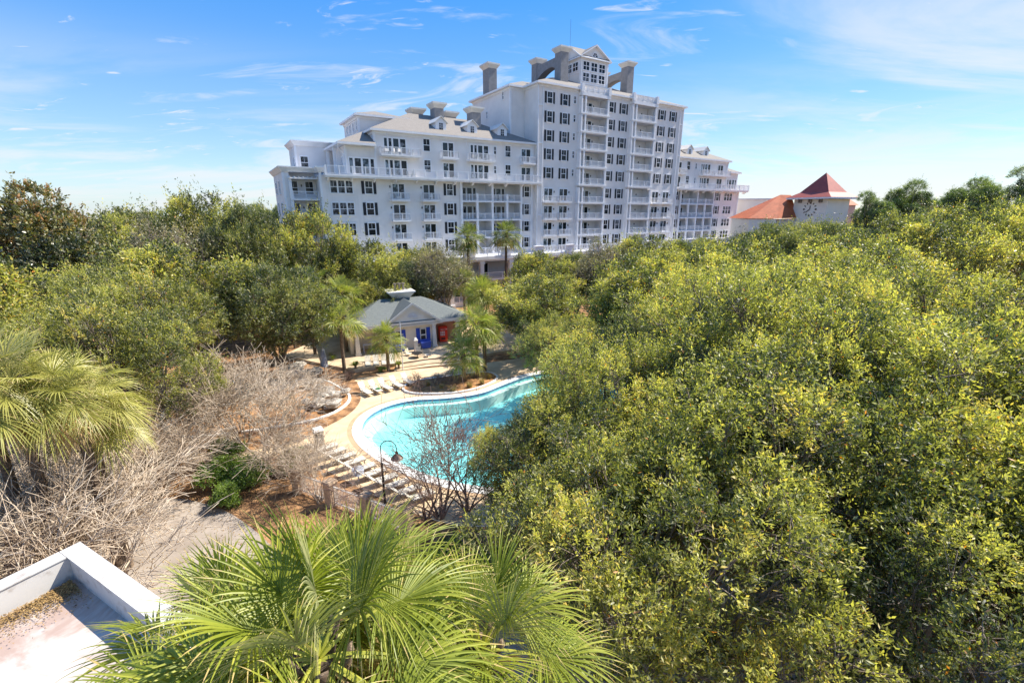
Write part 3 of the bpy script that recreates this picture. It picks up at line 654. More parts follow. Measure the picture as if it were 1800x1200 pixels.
for k in range(26):
    u = rnd.choice((-28, -26, -24, -18.2, -16.6, -12.5, -10.2, 41, 49, 52, 56)) ; link_mesh('balcony_chair', fm, hotel, (u + rnd.uniform(-.3, .3), rnd.uniform(.2, .5), rnd.choice((24.45, 24.45, 21.25))), rnd.uniform(0, 6))
for k in range(16): link_mesh('balcony_chair', fm, hotel, (rnd.choice((-14, -11, -8, -5, 43, 46, 50)) + rnd.uniform(-.5, .5), rnd.uniform(1.4, 2.4), rnd.choice(FL[5:8])), rnd.uniform(0, 6))
# left end: recessed balconies, side windows
for r in (5, 6, 7):
    z = FL[r]
    mb = MB(); mb.box(-41.7, -37.8, 3.1, 5.2, z - .25, z); bs = hp(mb, 'end_balcony_floor', ['white'])
    mb = MB(); rail(mb, -41.3, -37.85, 3.25, z); mb.build('railing', ['white'], bs)
    mb = MB(); mb.box(-41.75, -41.35, 3.15, 3.5, z, z + 2.85); mb.build('post', ['white'], bs)
    put('sash', -40.9, z + 1.6, 5.2); put('sash', -38.7, z + 1.6, 5.2); lamp(-39.8, z + 1.9, 5.2)
    for v_ in (8.4, 12.4): put('sash', -42.4, z + 1.7, v_, R(-90))
mb = MB(); mb.box(-41.75, -37.8, 2.9, 5.2, 20.6, 20.8)
for k in range(7): mb.box(-41.6 + k * .6, -41.5 + k * .6, 2.6, 5.0, 20.8, 20.95)
hp(mb, 'pergola_beam', ['white'])
put('sash', -38.2, 23.5, 10); put('sash', -39.4, 23.5, 12, R(-90)); put('small', -33.9, 23.3, 3.3, R(-90))
each([(-34.95, -34.55, 4.0, 4.4, 21.1, 25.42), (-34.95, -34.55, 9.0, 9.4, 21.1, 25.42)], 'porch_column', ['white'], hotel)
for k in range(4): put('small', -29.9, 29.4, 8.6 + 2.1 * k, R(-90))
put('small', -3.1, 34.3, 13.2, R(-90)); put('small', -3.1, 36.6, 7.0, R(-90))
# dormers
for u in (-17.7, -11.9, -5.9, 45.5, 51.5):
    mb = MB(); z0 = 28.7; y0, y1 = 2.7, 7.2
    dm = MB(); dm.add([(u - .95, y0, z0), (u + .95, y0, z0), (u + .95, y0, z0 + 1.5), (u, y0, z0 + 2.25), (u - .95, y0, z0 + 1.5), (u - .95, y1, z0), (u + .95, y1, z0), (u + .95, y1, z0 + 1.5), (u, y1, z0 + 2.25), (u - .95, y1, z0 + 1.5)],
        [(0, 1, 2, 3, 4), (0, 5, 6, 1), (1, 6, 7, 2), (4, 9, 5, 0), (5, 9, 8, 7, 6)])
    dr = hp(dm, 'dormer', ['white'])
    rfm = MB()
    for s in (-1, 1):
        rfm.add([(u, y0 - .25, z0 + 2.42), (u + s * 1.2, y0 - .25, z0 + 1.42), (u + s * 1.2, y1, z0 + 1.42), (u, y1, z0 + 2.42), (u, y0 - .25, z0 + 2.28), (u + s * 1.2, y0 - .25, z0 + 1.30), (u + s * 1.2, y1, z0 + 1.30), (u, y1, z0 + 2.28)], [(0, 1, 2, 3), (4, 7, 6, 5), (0, 4, 5, 1), (1, 5, 6, 2)])
    rfm.build('dormer_roof', ['cap'], dr)
    wb = MB(); wb.box(u - .32, u + .32, y0 - .03, y0 - .005, z0 + .35, z0 + 1.35); wb.build('pane', ['pane'], dr)
    wb = MB(); wb.box(u - .02, u + .02, y0 - .05, y0 - .032, z0 + .35, z0 + 1.35); wb.box(u - .32, u + .32, y0 - .05, y0 - .032, z0 + .68, z0 + .73); wb.box(u - .32, u + .32, y0 - .05, y0 - .032, z0 + 1.0, z0 + 1.05); wb.build('muntin', ['white'], dr)
# chimneys
def chimney(u0, u1, v0, v1, z0, z1, name='chimney', cap=.45):
    mb = MB(); mb.box(u0, u1, v0, v1, z0, z1 - .9); ch = hp(mb, name, ['chimney'])
    mb = MB(); mb.frus(u0, u1, v0, v1, z1 - .898, u0 - cap, u1 + cap, v0 - cap, v1 + cap, z1 - .3); mb.box(u0 - cap - .05, u1 + cap + .05, v0 - cap - .05, v1 + cap + .05, z1 - .3, z1); mb.build('chimney_cap', ['cap'], ch)
    return ch
chimney(-10.2, -8.4, 6, 8.0, 29.5, 33.9); chimney(-16.6, -14.9, 7.6, 9.6, 30, 34.2); chimney(-12.7, -10.9, 11, 13, 30, 33.7); chimney(-19.3, -17.4, 11, 13, 30, 33.6)
chimney(-2.6, -.8, 13.2, 15.6, 37, 43.6); chimney(43, 44.8, 8, 10, 30, 35.2); chimney(39.2, 40.6, 13.2, 15.4, 37, 40.4)
for (a, b) in ((9.35, 11.2), (27.15, 28.95)):
    chimney(a, b, 6, 8.0, 39.5, 46.5); chimney(a, b, 14.2, 16.1, 39, 46.4)
    # arched flying wall between the two shafts
    mb = MB(); y0, y1 = 8.0, 14.2; za, zb = 45.0, 44.9; seg = 14; pts = []
    cy = 11.1; rr_ = 3.0; spring = 40.6
    top = [(y0 + (y1 - y0) * i / seg, za + (zb - za) * i / seg) for i in range(seg + 1)]
    bot = []
    for y_, _ in top:
        bot.append((y_, 43.6 - (.2 if y_ < 9.6 else .058) * (y_ - 9.6) ** 2))
    vs = []
    for x_ in (a + .1, b - .1): vs += [(x_, y_, z_) for y_, z_ in top] + [(x_, y_, z_) for y_, z_ in bot]
    k = seg + 1; fs = []
    for i in range(seg):
        fs += [(i, i + 1, k + i + 1, k + i), (2 * k + i, 3 * k + i, 3 * k + i + 1, 2 * k + i + 1), (i, 2 * k + i, 2 * k + i + 1, i + 1), (k + i, k + i + 1, 3 * k + i + 1, 3 * k + i)]
    mb.add(vs, fs); hp(mb, 'arched_wall', ['chimney'])
# rooftop lantern with gables
cu0, cu1, cv0, cv1, cz0, cz1, ca = 15.4, 22.8, 7.4, 13.8, 40.2, 46.1, 48.3
cm_ = (cu0 + cu1) / 2; cvm = (cv0 + cv1) / 2
mb = MB(); mb.box(cu0, cu1, cv0, cv1, cz0, cz1)
mb.add([(cu0, cv0, cz1), (cu1, cv0, cz1), (cm_, cv0, ca), (cu0, cv1, cz1), (cu1, cv1, cz1), (cm_, cv1, ca)], [(0, 1, 2), (3, 5, 4)])
mb.add([(cu0, cv0, cz1), (cu0, cv1, cz1), (cu0, cvm, ca), (cu1, cv0, cz1), (cu1, cv1, cz1), (cu1, cvm, ca)], [(0, 2, 1), (3, 4, 5)])
lan = hp(mb, 'lantern', ['stucco'])
mb = MB(); oh = .55
def gslab(mb, a, b, c, d_, t=.22):
    vs = [Vector(p) for p in (a, b, c, d_)]; mb.add(vs + [p - Vector((0, 0, t)) for p in vs], [(0, 1, 2, 3), (7, 6, 5, 4), (0, 4, 5, 1), (1, 5, 6, 2), (2, 6, 7, 3), (3, 7, 4, 0)])
sl = (ca - cz1) / (cm_ - cu0)
for s in (-1, 1):
    e = cm_ + s * (cm_ - cu0 + oh); ez = cz1 - oh * sl + .18
    gslab(mb, (cm_, cv0 - oh, ca + .18), (e, cv0 - oh, ez), (e, cv1 + oh, ez), (cm_, cv1 + oh, ca + .18))
sl2 = (ca - cz1) / (cvm - cv0)
for s in (-1, 1):
    e = cvm + s * (cvm - cv0 + oh); ez = cz1 - oh * sl2 + .2
    gslab(mb, (cu0 - oh, cvm, ca + .2), (cu0 - oh, e, ez), (cu1 + oh, e, ez), (cu1 + oh, cvm, ca + .2), .2)
mb.build('gable_trim', ['white'], lan)
mb = MB()
for s in (-1, 1):
    e = cm_ + s * (cm_ - cu0 + oh - .12); ez = cz1 - (oh - .12) * sl + .2
    mb.add([(cm_, cv0 - oh + .12, ca + .22), (e, cv0 - oh + .12, ez), (e, cv1 + oh - .12, ez), (cm_, cv1 + oh - .12, ca + .22)], [(0, 1, 2, 3)])
    e = cvm + s * (cvm - cv0 + oh - .12); ez = cz1 - (oh - .12) * sl2 + .22
    mb.add([(cu0 - oh + .12, cvm, ca + .24), (cu0 - oh + .12, e, ez), (cu1 + oh - .12, e, ez), (cu1 + oh - .12, cvm, ca + .24)], [(0, 1, 2, 3)])
mb.build('roof', ['roof'], lan)
mb = MB(); mb.box(cu0 - .06, cu0 + .35, cv0 - .06, cv0, 40.2, cz1); mb.box(cu1 - .35, cu1 + .06, cv0 - .06, cv0, 40.2, cz1); mb.box(cu0 + .35, cu1 - .35, cv0 - .06, cv0, cz1 - .5, cz1 - .1); mb.box(cu0 - .06, cu0, cv0 - .06, cv0 + .35, 40.2, cz1); mb.box(cu0 - .06, cu0, cv0 + .35, cv1, 43.1, 43.35); mb.box(cu0 + .35, cu1 - .35, cv0 - .05, cv0, 41.1, 41.4)
mb.build('corner_trim', ['white'], lan)
def grid_window(p, w_, h_, parent):
    mb = MB(); frame_box(mb, w_, h_, .16); mb.box(-.05, .05, -.06, -.012, -h_ / 2, h_ / 2); mb.box(-w_ / 2, -.05, -.06, -.012, -.05, .05); mb.box(.05, w_ / 2, -.06, -.012, -.05, .05)
    f = mb.build('grid_window', ['white'], parent)
    q = MB(); q.add([(-w_ / 2, -.01, -h_ / 2), (w_ / 2, -.01, -h_ / 2), (w_ / 2, -.01, h_ / 2), (-w_ / 2, -.01, h_ / 2)], [(0, 1, 2, 3)]); q.build('pane', ['pane'], f); return f
gw = None
for (u, v, z, rz) in [(16.85, 7.4, 44.45, 0), (18.97, 7.4, 44.45, 0), (21.1, 7.4, 44.45, 0), (16.85, 7.4, 42.4, 0), (18.97, 7.4, 42.4, 0), (21.1, 7.4, 42.4, 0), (15.4, 9.0, 44.4, -90), (15.4, 11.0, 44.4, -90)]:
    o = grid_window(None, 1.55, 1.5, lan) if gw is None else copy_tree(gw, lan); gw = gw or o
    o.location = (u, v, z); o.rotation_euler = (0, 0, R(rz))
mb = MB(); fz = 46.35
vs = [(19.1, cv0 - .04, fz)] + [(19.1 + .62 * math.cos(math.pi * i / 12), cv0 - .04, fz + .72 * math.sin(math.pi * i / 12)) for i in range(13)]
mb.add(vs, [(0, i, i + 1) for i in range(1, 13)]); fw = mb.build('fan_window', ['pane'], lan)
mb = MB()
for i in range(12):
    a0, a1 = math.pi * i / 12, math.pi * (i + 1) / 12
    mb.add([(19.1 + r_ * math.cos(a_), y_, fz + r_ * 1.15 * math.sin(a_)) for y_ in (cv0 - .1, cv0 - .01) for r_, a_ in ((.62, a0), (.82, a0), (.82, a1), (.62, a1))], [(0, 1, 2, 3), (0, 3, 7, 4), (1, 5, 6, 2), (4, 7, 6, 5)])
for a_ in (45, 90, 135): mb.rbox((19.1 + .32 * math.cos(R(a_)), cv0 - .07, fz + .36 * math.sin(R(a_))), (.32 * math.cos(R(a_)), 0, .36 * math.sin(R(a_))), (0, .02, 0), (-.035 * math.sin(R(a_)), 0, .035 * math.cos(R(a_))))
mb.box(18.2, 20.0, cv0 - .1, cv0, fz - .1, fz); mb.build('fan_muntin', ['white'], fw)
mb = MB(); mb.tube([(14.6, 10, 42), (14.6, 10, 53)], .022, 5); hp(mb, 'antenna', ['dark'])
# podium terrace, arcade columns
mb = MB(); mb.box(-38, 64, -3.2, 1, 8.0, 8.55); mb.box(-38, 64, -3.0, 1, 7.7, 7.998); po = hp(mb, 'podium_slab', ['white'])
mb = MB(); rail(mb, -38, 64, -3.05, 8.55, 1.15, 2.3, bal=.16, pw=.06)
for k in range(15): q = -37.5 + 7.2 * k; mb.box(q - .9, q + .9, -3.25, -2.6, 8.55, 9.8); mb.box(q - 1.0, q + 1.0, -3.35, -2.5, 9.8, 9.95)
mb.build('railing', ['white'], po)
each([[(q - .35, q + .35, -2.9, -2.2, 0, 7.7), (q - .5, q + .5, -3.05, -2.05, 0, .6), (q - .45, q + .45, -3.0, -2.1, 7.2, 7.698)] for q in [-37 + 5.9 * k for k in range(18)]], 'arcade_column', ['white'], hotel)
mb = MB(); mb.box(-38, 64, -2.1, 2, 4.2, 4.5); gl = hp(mb, 'gallery_floor', ['white'])
mb = MB(); rail(mb, -38, 64, -2.0, 4.5, 1.1, 2.95, bal=.2, pw=.06); mb.build('railing', ['white'], gl)
mb = MB(); mb.box(-38, 64, -2.1, 2, 0.0, .9); rail(mb, -38, 64, -2.05, .9, .9, 2.95, bal=.25, pw=.06); hp(mb, 'base_plinth', ['white'])
for k in range(17):
    u = -34.2 + 5.9 * k; put('wide', u, 2.1, 2.0); put('slider', u, 5.7, 2.0)
# downpipes
for u, v, z0, z1 in ((-27.6, .55, 26.8, 27.6), (-14.2, .55, 26.6, 27.6), (20, -.3, 36.3, 37.5), (9.2, -.12, 8, 37.3), (22.5, -.12, 8, 37.3)): hp(MB().tube([(u, v, z0), (u, v, z1)], .06, 5), 'downpipe', ['white'])
hp(MB().tube([(-35.1, .0, 25.5), (-35.1, .2, 24.9), (-34.3, .8, 24.2), (-34.15, .9, 21.4)], .07, 5), 'downpipe', ['white'])

# ------------------------------------------------------------------ clock-tower building and its neighbours
def thing_mesh(parts, name, loc, rz, label, cat, group=None):
    e = empty(name, loc, rz, label, cat, group)
    for nm, mb, mt in parts: mb.build(nm, mt, e)
    return e
ct = empty('clock_tower_building', (64.5, 110, 0), R(0), 'cream clock tower with a pointed dark red roof and a lower orange-roofed hall beside it', 'building')
TW = empty('tmp'); bpy.data.objects.remove(TW)
a20 = R(18)
tw = MB(); ang = R(-65)
def rot2(x, y, a_): return (x * math.cos(a_) - y * math.sin(a_), x * math.sin(a_) + y * math.cos(a_))
def rbx(mb, x0, x1, y0, y1, z0, z1, a_, ox=0, oy=0):
    p = [rot2(x, y, a_) for x, y in ((x0, y0), (x1, y0), (x1, y1), (x0, y1))]; mb.prism([(x + ox, y + oy) for x, y in p], z0, z1)
# tower 6.3 m wide with its near-right corner turned to the camera
rbx(tw, 0, 7.6, 0, 7.6, 0, 18.6, ang); tw.build('tower_wall', ['ivory'], ct)
tw = MB(); c_ = rot2(3.8, 3.8, ang); q = [rot2(x, y, ang) for x, y in ((-1.2, -1.2), (8.8, -1.2), (8.8, 8.8), (-1.2, 8.8))]; q2 = [rot2(x, y, ang) for x, y in ((.6, .6), (7, .6), (7, 7), (.6, 7))]
tw.add([(x, y, 19.0) for x, y in q] + [(x, y, 20.1) for x, y in q2] + [(c_[0], c_[1], 24.3)], [(0, 1, 5, 4), (1, 2, 6, 5), (2, 3, 7, 6), (3, 0, 4, 7), (4, 5, 8), (5, 6, 8), (6, 7, 8), (7, 4, 8)]); tw.build('roof', ['maroon'], ct)
tw = MB(); rbx(tw, -1.25, 8.85, -1.25, 8.85, 18.65, 18.98, ang); tw.build('eave', ['white'], ct)
for k in (1.5, 3.8, 6.1):
    for dx in (-.22, .22): tw = MB(); rbx(tw, k + dx - .09, k + dx + .09, -.5, 0, 17.9, 18.6, ang); tw.build('eave_bracket', ['alu'], ct)
ck = MB(); cx_, cz_ = 3.9, 16.5
for k in range(12):
    a_ = math.pi * k / 6; r0, r1 = 1.15, 1.5; w_ = .09 if k % 3 else .15
    dx, dz = math.sin(a_), math.cos(a_); m1 = ((r0 + r1) / 2 * dx, (r0 + r1) / 2 * dz)
    X, Y = rot2(cx_ + m1[0], -.05, ang)
    ck.rbox((X, Y, cz_ + m1[1]), Vector((dx * math.cos(ang), dx * math.sin(ang), dz)) * (r1 - r0) / 2, Vector((-math.sin(ang), math.cos(ang), 0)) * .04, Vector((dz * math.cos(ang), dz * math.sin(ang), -dx)) * w_ / 1.0)
for a_, L in ((math.radians(232), 1.05), (math.radians(2), .75)):
    dx, dz = math.sin(a_), math.cos(a_); X, Y = rot2(cx_ + dx * L / 2, -.08, ang)
    ck.rbox((X, Y, cz_ + dz * L / 2), Vector((dx * math.cos(ang), dx * math.sin(ang), dz)) * L / 2, Vector((-math.sin(ang), math.cos(ang), 0)) * .03, Vector((dz * math.cos(ang), dz * math.sin(ang), -dx)) * .07)
ck.build('clock_face', ['dark'], ct)
hb = MB(); hb.add([(-10.9, -2, 14.5), (-5.6, -4, 14.5), (1.0, -.8, 14.7), (0.2, 2.0, 19.7), (-1.6, 3.2, 19.8), (-10.9, 8, 14.5), (0, 10, 14.5)], [(0, 1, 2, 3, 4), (0, 4, 5), (4, 3, 6, 5)]); hb.build('hall_roof', ['redroof'], ct)
hb = MB(); hb.prism([(-10.6, -1.8), (-5.6, -3.8), (-5.4, -2.4), (.3, -.5), (.3, 7), (-10.6, 7)], 0, 14.4); hb.build('hall_wall', ['ivory'], ct)
each([(-4.6, -4.3, -3.3, -3.0, 0, 14.4), (-2.2, -1.9, -2.4, -2.1, 0, 14.4)], 'porch_post', ['ivory'], ct)
for nm, lab, pts, h0, h1, mt, mr in (('office_block', 'pale flat-roofed block between the hotel and the orange-roofed hall', [(60, 128), (71, 126), (72, 140), (60, 140)], 0, 19.0, 'ivory', 'greywall'),
        ('pink_house', 'small pink gabled house behind the clock tower', [(84, 122), (88, 123), (87, 128), (83, 127)], 0, 17.6, 'pinkwall', 'redroof')):
    e = empty(nm, (pts[0][0], pts[0][1], 0), 0, lab, 'building'); ox, oy = pts[0]; P = [(x - ox, y - oy) for x, y in pts]
    mb = MB(); mb.prism(P, h0, h1); mb.build('wall', [mt], e)
    mb = MB(); cx2 = sum(p[0] for p in P) / 4; cy2 = sum(p[1] for p in P) / 4
    if nm == 'pink_house':
        O2 = [(cx2 + (x - cx2) * 1.2, cy2 + (y - cy2) * 1.2) for x, y in P]
        r0 = ((O2[0][0] + O2[3][0]) / 2, (O2[0][1] + O2[3][1]) / 2, h1 + 1.6); r1 = ((O2[1][0] + O2[2][0]) / 2, (O2[1][1] + O2[2][1]) / 2, h1 + 1.6)
        mb.add([(x, y, h1) for x, y in O2] + [r0, r1], [(0, 1, 5, 4), (2, 3, 4, 5), (0, 4, 3), (1, 2, 5)])
    else: mb.prism([(cx2 + (x - cx2) * 1.03, cy2 + (y - cy2) * 1.03) for x, y in P], h1, h1 + .35)
    mb.build('roof', [mr], e)
for i, (x, y, w_, h_, mt) in enumerate(((112, 128, 7, 18.0, 'pinkwall'), (136, 140, 10, 19.0, 'pinkwall'))):
    e = empty('pink_house', (x, y, 0), R(20), ('pink house roof edge showing between the round-topped pines', 'larger pink house behind the right-hand pines')[i], 'building')
    mb = MB(); mb.box(0, w_, 0, 8, 0, h_ - 1.5); mb.build('wall', [mt], e); mb = MB(); hip(mb, 0, w_, 0, 8, h_ - 1.5, .4, .5); mb.build('roof', ['redroof'], e)

# ------------------------------------------------------------------ pool house
ph = empty('pool_house', (-18.1, 49.7, 0.3), R(26), 'single-storey cream pool house with grey-green roof, blue shutters and a gabled front', 'building')
def pb(mb, name, mt, parent=None): return mb.build(name, mt, parent or ph)
mb = MB(); mb.box(4.2, 9.9, 0, 8.5, 0, 3.0); mb.box(.2, 4.2, 2.2, 8.5, 0, 3.0); mb.box(0.0, .35, .6, 2.6, 0, 3.0); mb.box(9.9, 13.4, 2.6, 8.5, 0, 3.0); mb.box(3.0, 4.2, 1.6, 2.2, 0, 3.0); pb(mb, 'wall', ['cream'])
mb = MB(); mb.box(9.95, 13.3, 2.5, 2.6, .02, 2.9); mb.box(13.0, 13.3, .8, 2.5, 0, 2.9); pb(mb, 'peach_panel', ['peach'])
mb = MB(); hip(mb, 0, 13.6, 0, 8.5, 3.35, .44, .45); pb(mb, 'roof', ['roof_g'])
mb = MB(); mb.box(-.5, 14.1, -.5, -.1, 2.95, 3.33); mb.box(-.5, -.1, -.1, 8.9, 2.95, 3.33); mb.box(13.7, 14.1, -.1, 8.9, 2.95, 3.33); mb.box(-.1, 13.7, -.1, 3, 2.9, 3.0); pb(mb, 'eave', ['cream_w'])
gx0, gx1, gxm, gza, gz0 = 4.0, 10.1, 7.05, 5.35, 3.15
mb = MB(); mb.add([(gx0, -.3, gz0), (gx1, -.3, gz0), (gxm, -.3, gza), (gx0, 4.2, gz0), (gx1, 4.2, gz0), (gxm, 4.2, gza)], [(0, 1, 2), (0, 2, 5, 3), (1, 4, 5, 2)]); pb(mb, 'gable_wall', ['cream_w'])
mb = MB()
for s in (-1, 1): mb.add([(gxm, -.6, gza + .15), (gxm + s * 3.5, -.6, gz0 - .12), (gxm + s * 3.5, 4.4, gz0 - .12), (gxm, 4.4, gza + .15)], [(0, 1, 2, 3)])
pb(mb, 'gable_roof', ['roof_g'])
mb = MB()
for s in (-1, 1):
    v0, v1 = Vector((gxm, -.62, gza + .12)), Vector((gxm + s * 3.5, -.62, gz0 - .15)); dd = (v1 - v0); mb.rbox((v0 + v1) / 2, dd / 2, (0, .05, 0), (0, 0, .15))
mb.box(gx0 - .3, gx1 + .3, -.5, -.302, gz0 - .3, gz0 - .02); pb(mb, 'gable_trim', ['cream_w'])
mb = MB()  # fan ornament in the gable
for k in range(9):
    a0, a1 = R(10 + k * 18), R(10 + k * 18 + 13); mb.add([(gxm + r_ * math.cos(a_), y_, 3.75 + r_ * math.sin(a_)) for y_ in (-.34, -.301) for r_, a_ in ((.12, a0), (.62, a0), (.62, a1), (.12, a1))], [(0, 1, 2, 3), (0, 4, 5, 1), (1, 5, 6, 2), (2, 6, 7, 3), (3, 7, 4, 0)])
pb(mb, 'fan_ornament', ['greywall'])
each([[(x - .26, x + .26, y - .26, y + .26, 0, x - .18, x + .18, y - .18, y + .18, 2.7), (x - .28, x + .28, y - .28, y + .28, 2.7, 2.95), (x - .32, x + .32, y - .32, y + .32, 0, .2)] for x, y in ((.7, -.1), (9.6, -.15), (12.6, -.1), (4.3, -.15))], 'column', ['cream_w'], ph)
for x in (5.35, 8.3):
    mb = MB(); mb.box(x - .36, x + .36, -.08, 0, .75, .83); mb.box(x - .36, x + .36, -.08, 0, 2.25, 2.35); mb.box(x - .36, x - .28, -.08, 0, .83, 2.25); mb.box(x + .28, x + .36, -.08, 0, .83, 2.25); mb.box(x - .28, x + .28, -.06, 0, 1.48, 1.6); wd = pb(mb, 'window', ['cream_w'])
    mb = MB(); mb.box(x - .28, x + .28, -.03, -.002, .83, 2.25); pb(mb, 'pane', ['pane'], wd)
    for s in (-1, 1): mb = MB(); mb.box(x + s * .62 - .22, x + s * .62 + .22, -.09, 0, .55, 2.4); pb(mb, 'shutter', ['blue'], wd)
mb = MB(); mb.box(9.05, 9.25, -.06, 0, 1.3, 1.6); pb(mb, 'wall_plaque', ['greywall'])
mb = MB(); x, y = 6.9, 5.0; mb.box(x - 1.0, x + 1.0, y - .8, y + .8, 3.6, 5.3); ch = pb(mb, 'chimney', ['cream_w'])
mb = MB(); mb.frus(x - 1.0, x + 1.0, y - .8, y + .8, 5.302, x - 1.6, x + 1.6, y - 1.3, y + 1.3, 6.1); mb.box(x - 1.7, x + 1.7, y - 1.4, y + 1.4, 6.1, 6.25); pb(mb, 'chimney_cap', ['cream_w'], ch)
for dx in (-.55, 0, .5): mb = MB(); mb.tube([(x + dx, y, 6.25), (x + dx, y, 7.0)], .13, 8); mb.tube([(x + dx, y, 6.98), (x + dx, y, 7.15)], .22, 8); pb(mb, 'flue', ['alu'], ch)
def ph_w(x, y): p = rot2(x, y, R(26)); return (-18.1 + p[0], 49.7 + p[1])
# vending machine (red, with white lettering)
X, Y = ph_w(11.2, 1.5)
vm = empty('vending_machine', (X, Y, .3), R(22), 'tall red drinks vending machine with white lettering under the pool house porch', 'vending machine')
mb = MB(); mb.box(-.5, .5, -.4, .4, 0, 1.95); mb.build('cabinet', ['red'], vm)
mb = MB(); mb.box(-.44, .2, -.43, -.4, .75, 1.88); mb.build('front_panel', ['redlamp'], vm)
mb = MB()
for r in range(3):
    for c in range(3): mb.box(-.4 + c * .2, -.26 + c * .2, -.45, -.431, .85 + r * .2, .98 + r * .2)
mb.build('selection_button', ['white'], vm)
mb = MB(); mb.box(-.3, .2, -.44, -.4, .35, .55); mb.build('dispensing_slot', ['dark'], vm)
fc = bpy.data.curves.new('t', 'FONT'); fc.body = 'Coca-Cola'; fc.size = .22; fc.extrude = .004; fc.shear = .3
fo = bpy.data.objects.new('lettering_curve', fc); COL.objects.link(fo); bpy.context.view_layer.update()
lm = bpy.data.meshes.new_from_object(fo.evaluated_get(bpy.context.evaluated_depsgraph_get())); bpy.data.objects.remove(fo); lm.materials.clear(); lm.materials.append(M['white'])
lo_ = link_mesh('lettering', lm, vm); lo_.location = (-.45, -.445, 1.56); lo_.rotation_euler = (R(90), 0, 0)
# blue bins under the windows
for i, (x, lab) in enumerate(((5.35, 'left blue planter box under the pool house window behind the small palm'), (8.4, 'blue planter box under the right-hand pool house window'))):
    X, Y = ph_w(x, -.6); b = empty('planter_box', (X, Y, .3), R(26), lab, 'planter', 'blue planter boxes'); mb = MB()
    mb.frus(-.5, .5, -.3, .3, .08, -.58, .58, -.36, .36, .72); mb.build('box', ['bluebin'], b)
    mb = MB(); mb.box(-.6, .6, -.38, .38, .722, .82); mb.build('lid', ['bluebin'], b); mb = MB(); mb.box(-.6, .6, .3, .38, .822, 1.05); mb.build('handle', ['bluebin'], b)
# shower post between windows
X, Y = ph_w(7.0, -1.4); sp = empty('post', (X, Y, .3), R(26), 'short white square post with stepped cap in front of the pool house', 'post')
mb = MB(); mb.box(-.2, .2, -.2, .2, 0, 1.35); mb.build('shaft', ['cream_w'], sp); mb = MB(); mb.frus(-.26, .26, -.26, .26, 1.352, -.1, .1, -.1, .1, 1.65); mb.build('cap', ['cream_w'], sp)
# flagpole-like slim pole
mb = MB(); mb.tube([(0, 0, 0), (0, 0, 5.2)], [.06, .035], 8); o = mb.build('pole', ['greywall'], loc=(-11.4, 45.6, 0)); tag(o, 'slim pale pole standing beside the small palm in front of the pool house', 'pole')

# ------------------------------------------------------------------ furniture
def make_lounger(back=50):
    r = empty('sun_lounger'); L, W, h = 1.35, .62, .33
    mb = MB(); mb.box(0, L, -W / 2, -W / 2 + .05, h - .05, h); mb.box(0, L, W / 2 - .05, W / 2, h - .05, h); mb.box(L - .05, L, -W / 2, W / 2, h - .052, h - .002)
    for x in (.15, L - .12):
        for s in (-1, 1): mb.box(x - .03, x + .03, s * (W / 2 - .03) - .03, s * (W / 2 - .03) + .03, 0, h - .05)
    mb.build('frame', ['alu'], r)
    mb = MB(); mb.box(0, L, -W / 2 + .04, W / 2 - .04, h, h + .03); mb.build('seat', ['sling'], r)
    a = R(back); c, s_ = math.cos(a), math.sin(a); B = .78
    mb = MB(); mb.rbox((-c * B / 2, 0, h + .03 + s_ * B / 2), (-c * B / 2, 0, s_ * B / 2), (0, W / 2 - .03, 0), (s_ * .015, 0, c * .015)); mb.build('backrest', ['sling'], r)
    mb = MB()
    for s in (-1, 1): mb.tube([(.5, s * W / 2, h), (.45, s * W / 2, h + .22), (-.1, s * W / 2, h + .24), (-.2, s * W / 2, h + .05)], .018, 5)
    mb.build('armrest', ['alu'], r)
    return r
LP = make_lounger(48); first = True
rowA = [(-13.6, 39.4), (-12.85, 39.95), (-12.1, 40.5), (-11.2, 41.15), (-10.3, 41.95)]
lab_A = ['leftmost of the five reclined loungers above the pool edge', 'second lounger from the left above the pool, a green towel on it', 'middle of the five loungers above the pool edge', 'fourth lounger from the left above the pool edge', 'rightmost of the five reclined loungers above the pool edge']
rrl = random.Random(4)
def lounger(x, y, ang, z, lab, grp):
    global first
    o = LP if first else copy_tree(LP); first = False
    o.location = (x, y, z); o.rotation_euler = (0, 0, R(ang + rrl.uniform(-5, 5))); tag(o, 'beige lounger, ' + lab, 'sun lounger', grp); return o
for (x, y), l in zip(rowA, lab_A): lounger(x, y, -42, .02, l, 'loungers above the pool')
tw_ = MB(); tw_.box(0, .45, -.2, .2, 0, .03); tw_.box(.1, .3, -.25, .1, .03, .05); o = tw_.build('towel', ['towel_green']); o.location = (-12.45, 39.62, .385); o.rotation_euler = (0, 0, R(-30)); tag(o, 'small crumpled dark towel lying on a lounger seat', 'towel')
rowB = [(-13.35, 28.35), (-12.5, 27.7), (-11.65, 27.05), (-10.8, 26.4), (-9.95, 25.75), (-9.1, 25.15), (-8.25, 24.5), (-7.4, 23.9), (-6.55, 23.3), (-5.7, 22.75)]
nth = ['first (nearest the bin)', 'second', 'third', 'fourth', 'fifth', 'sixth', 'seventh', 'eighth', 'ninth', 'tenth']
for (x, y), l in zip(rowB, nth): lounger(x, y, 38, .02, 'flat, %s from the bin in the row along the fence' % l, 'loungers along the fence')
for k, l in enumerate(['upright, left end of the group of four below the pool house', 'upright, second from left of the four below the pool house', 'upright, third from left, beside the small palm trunk', 'upright, right of the small palm trunk below the pool house']):
    o = lounger(-15.6 + k * .82, 47.4 + k * .22, -76, .02, l, 'loungers below the pool house')
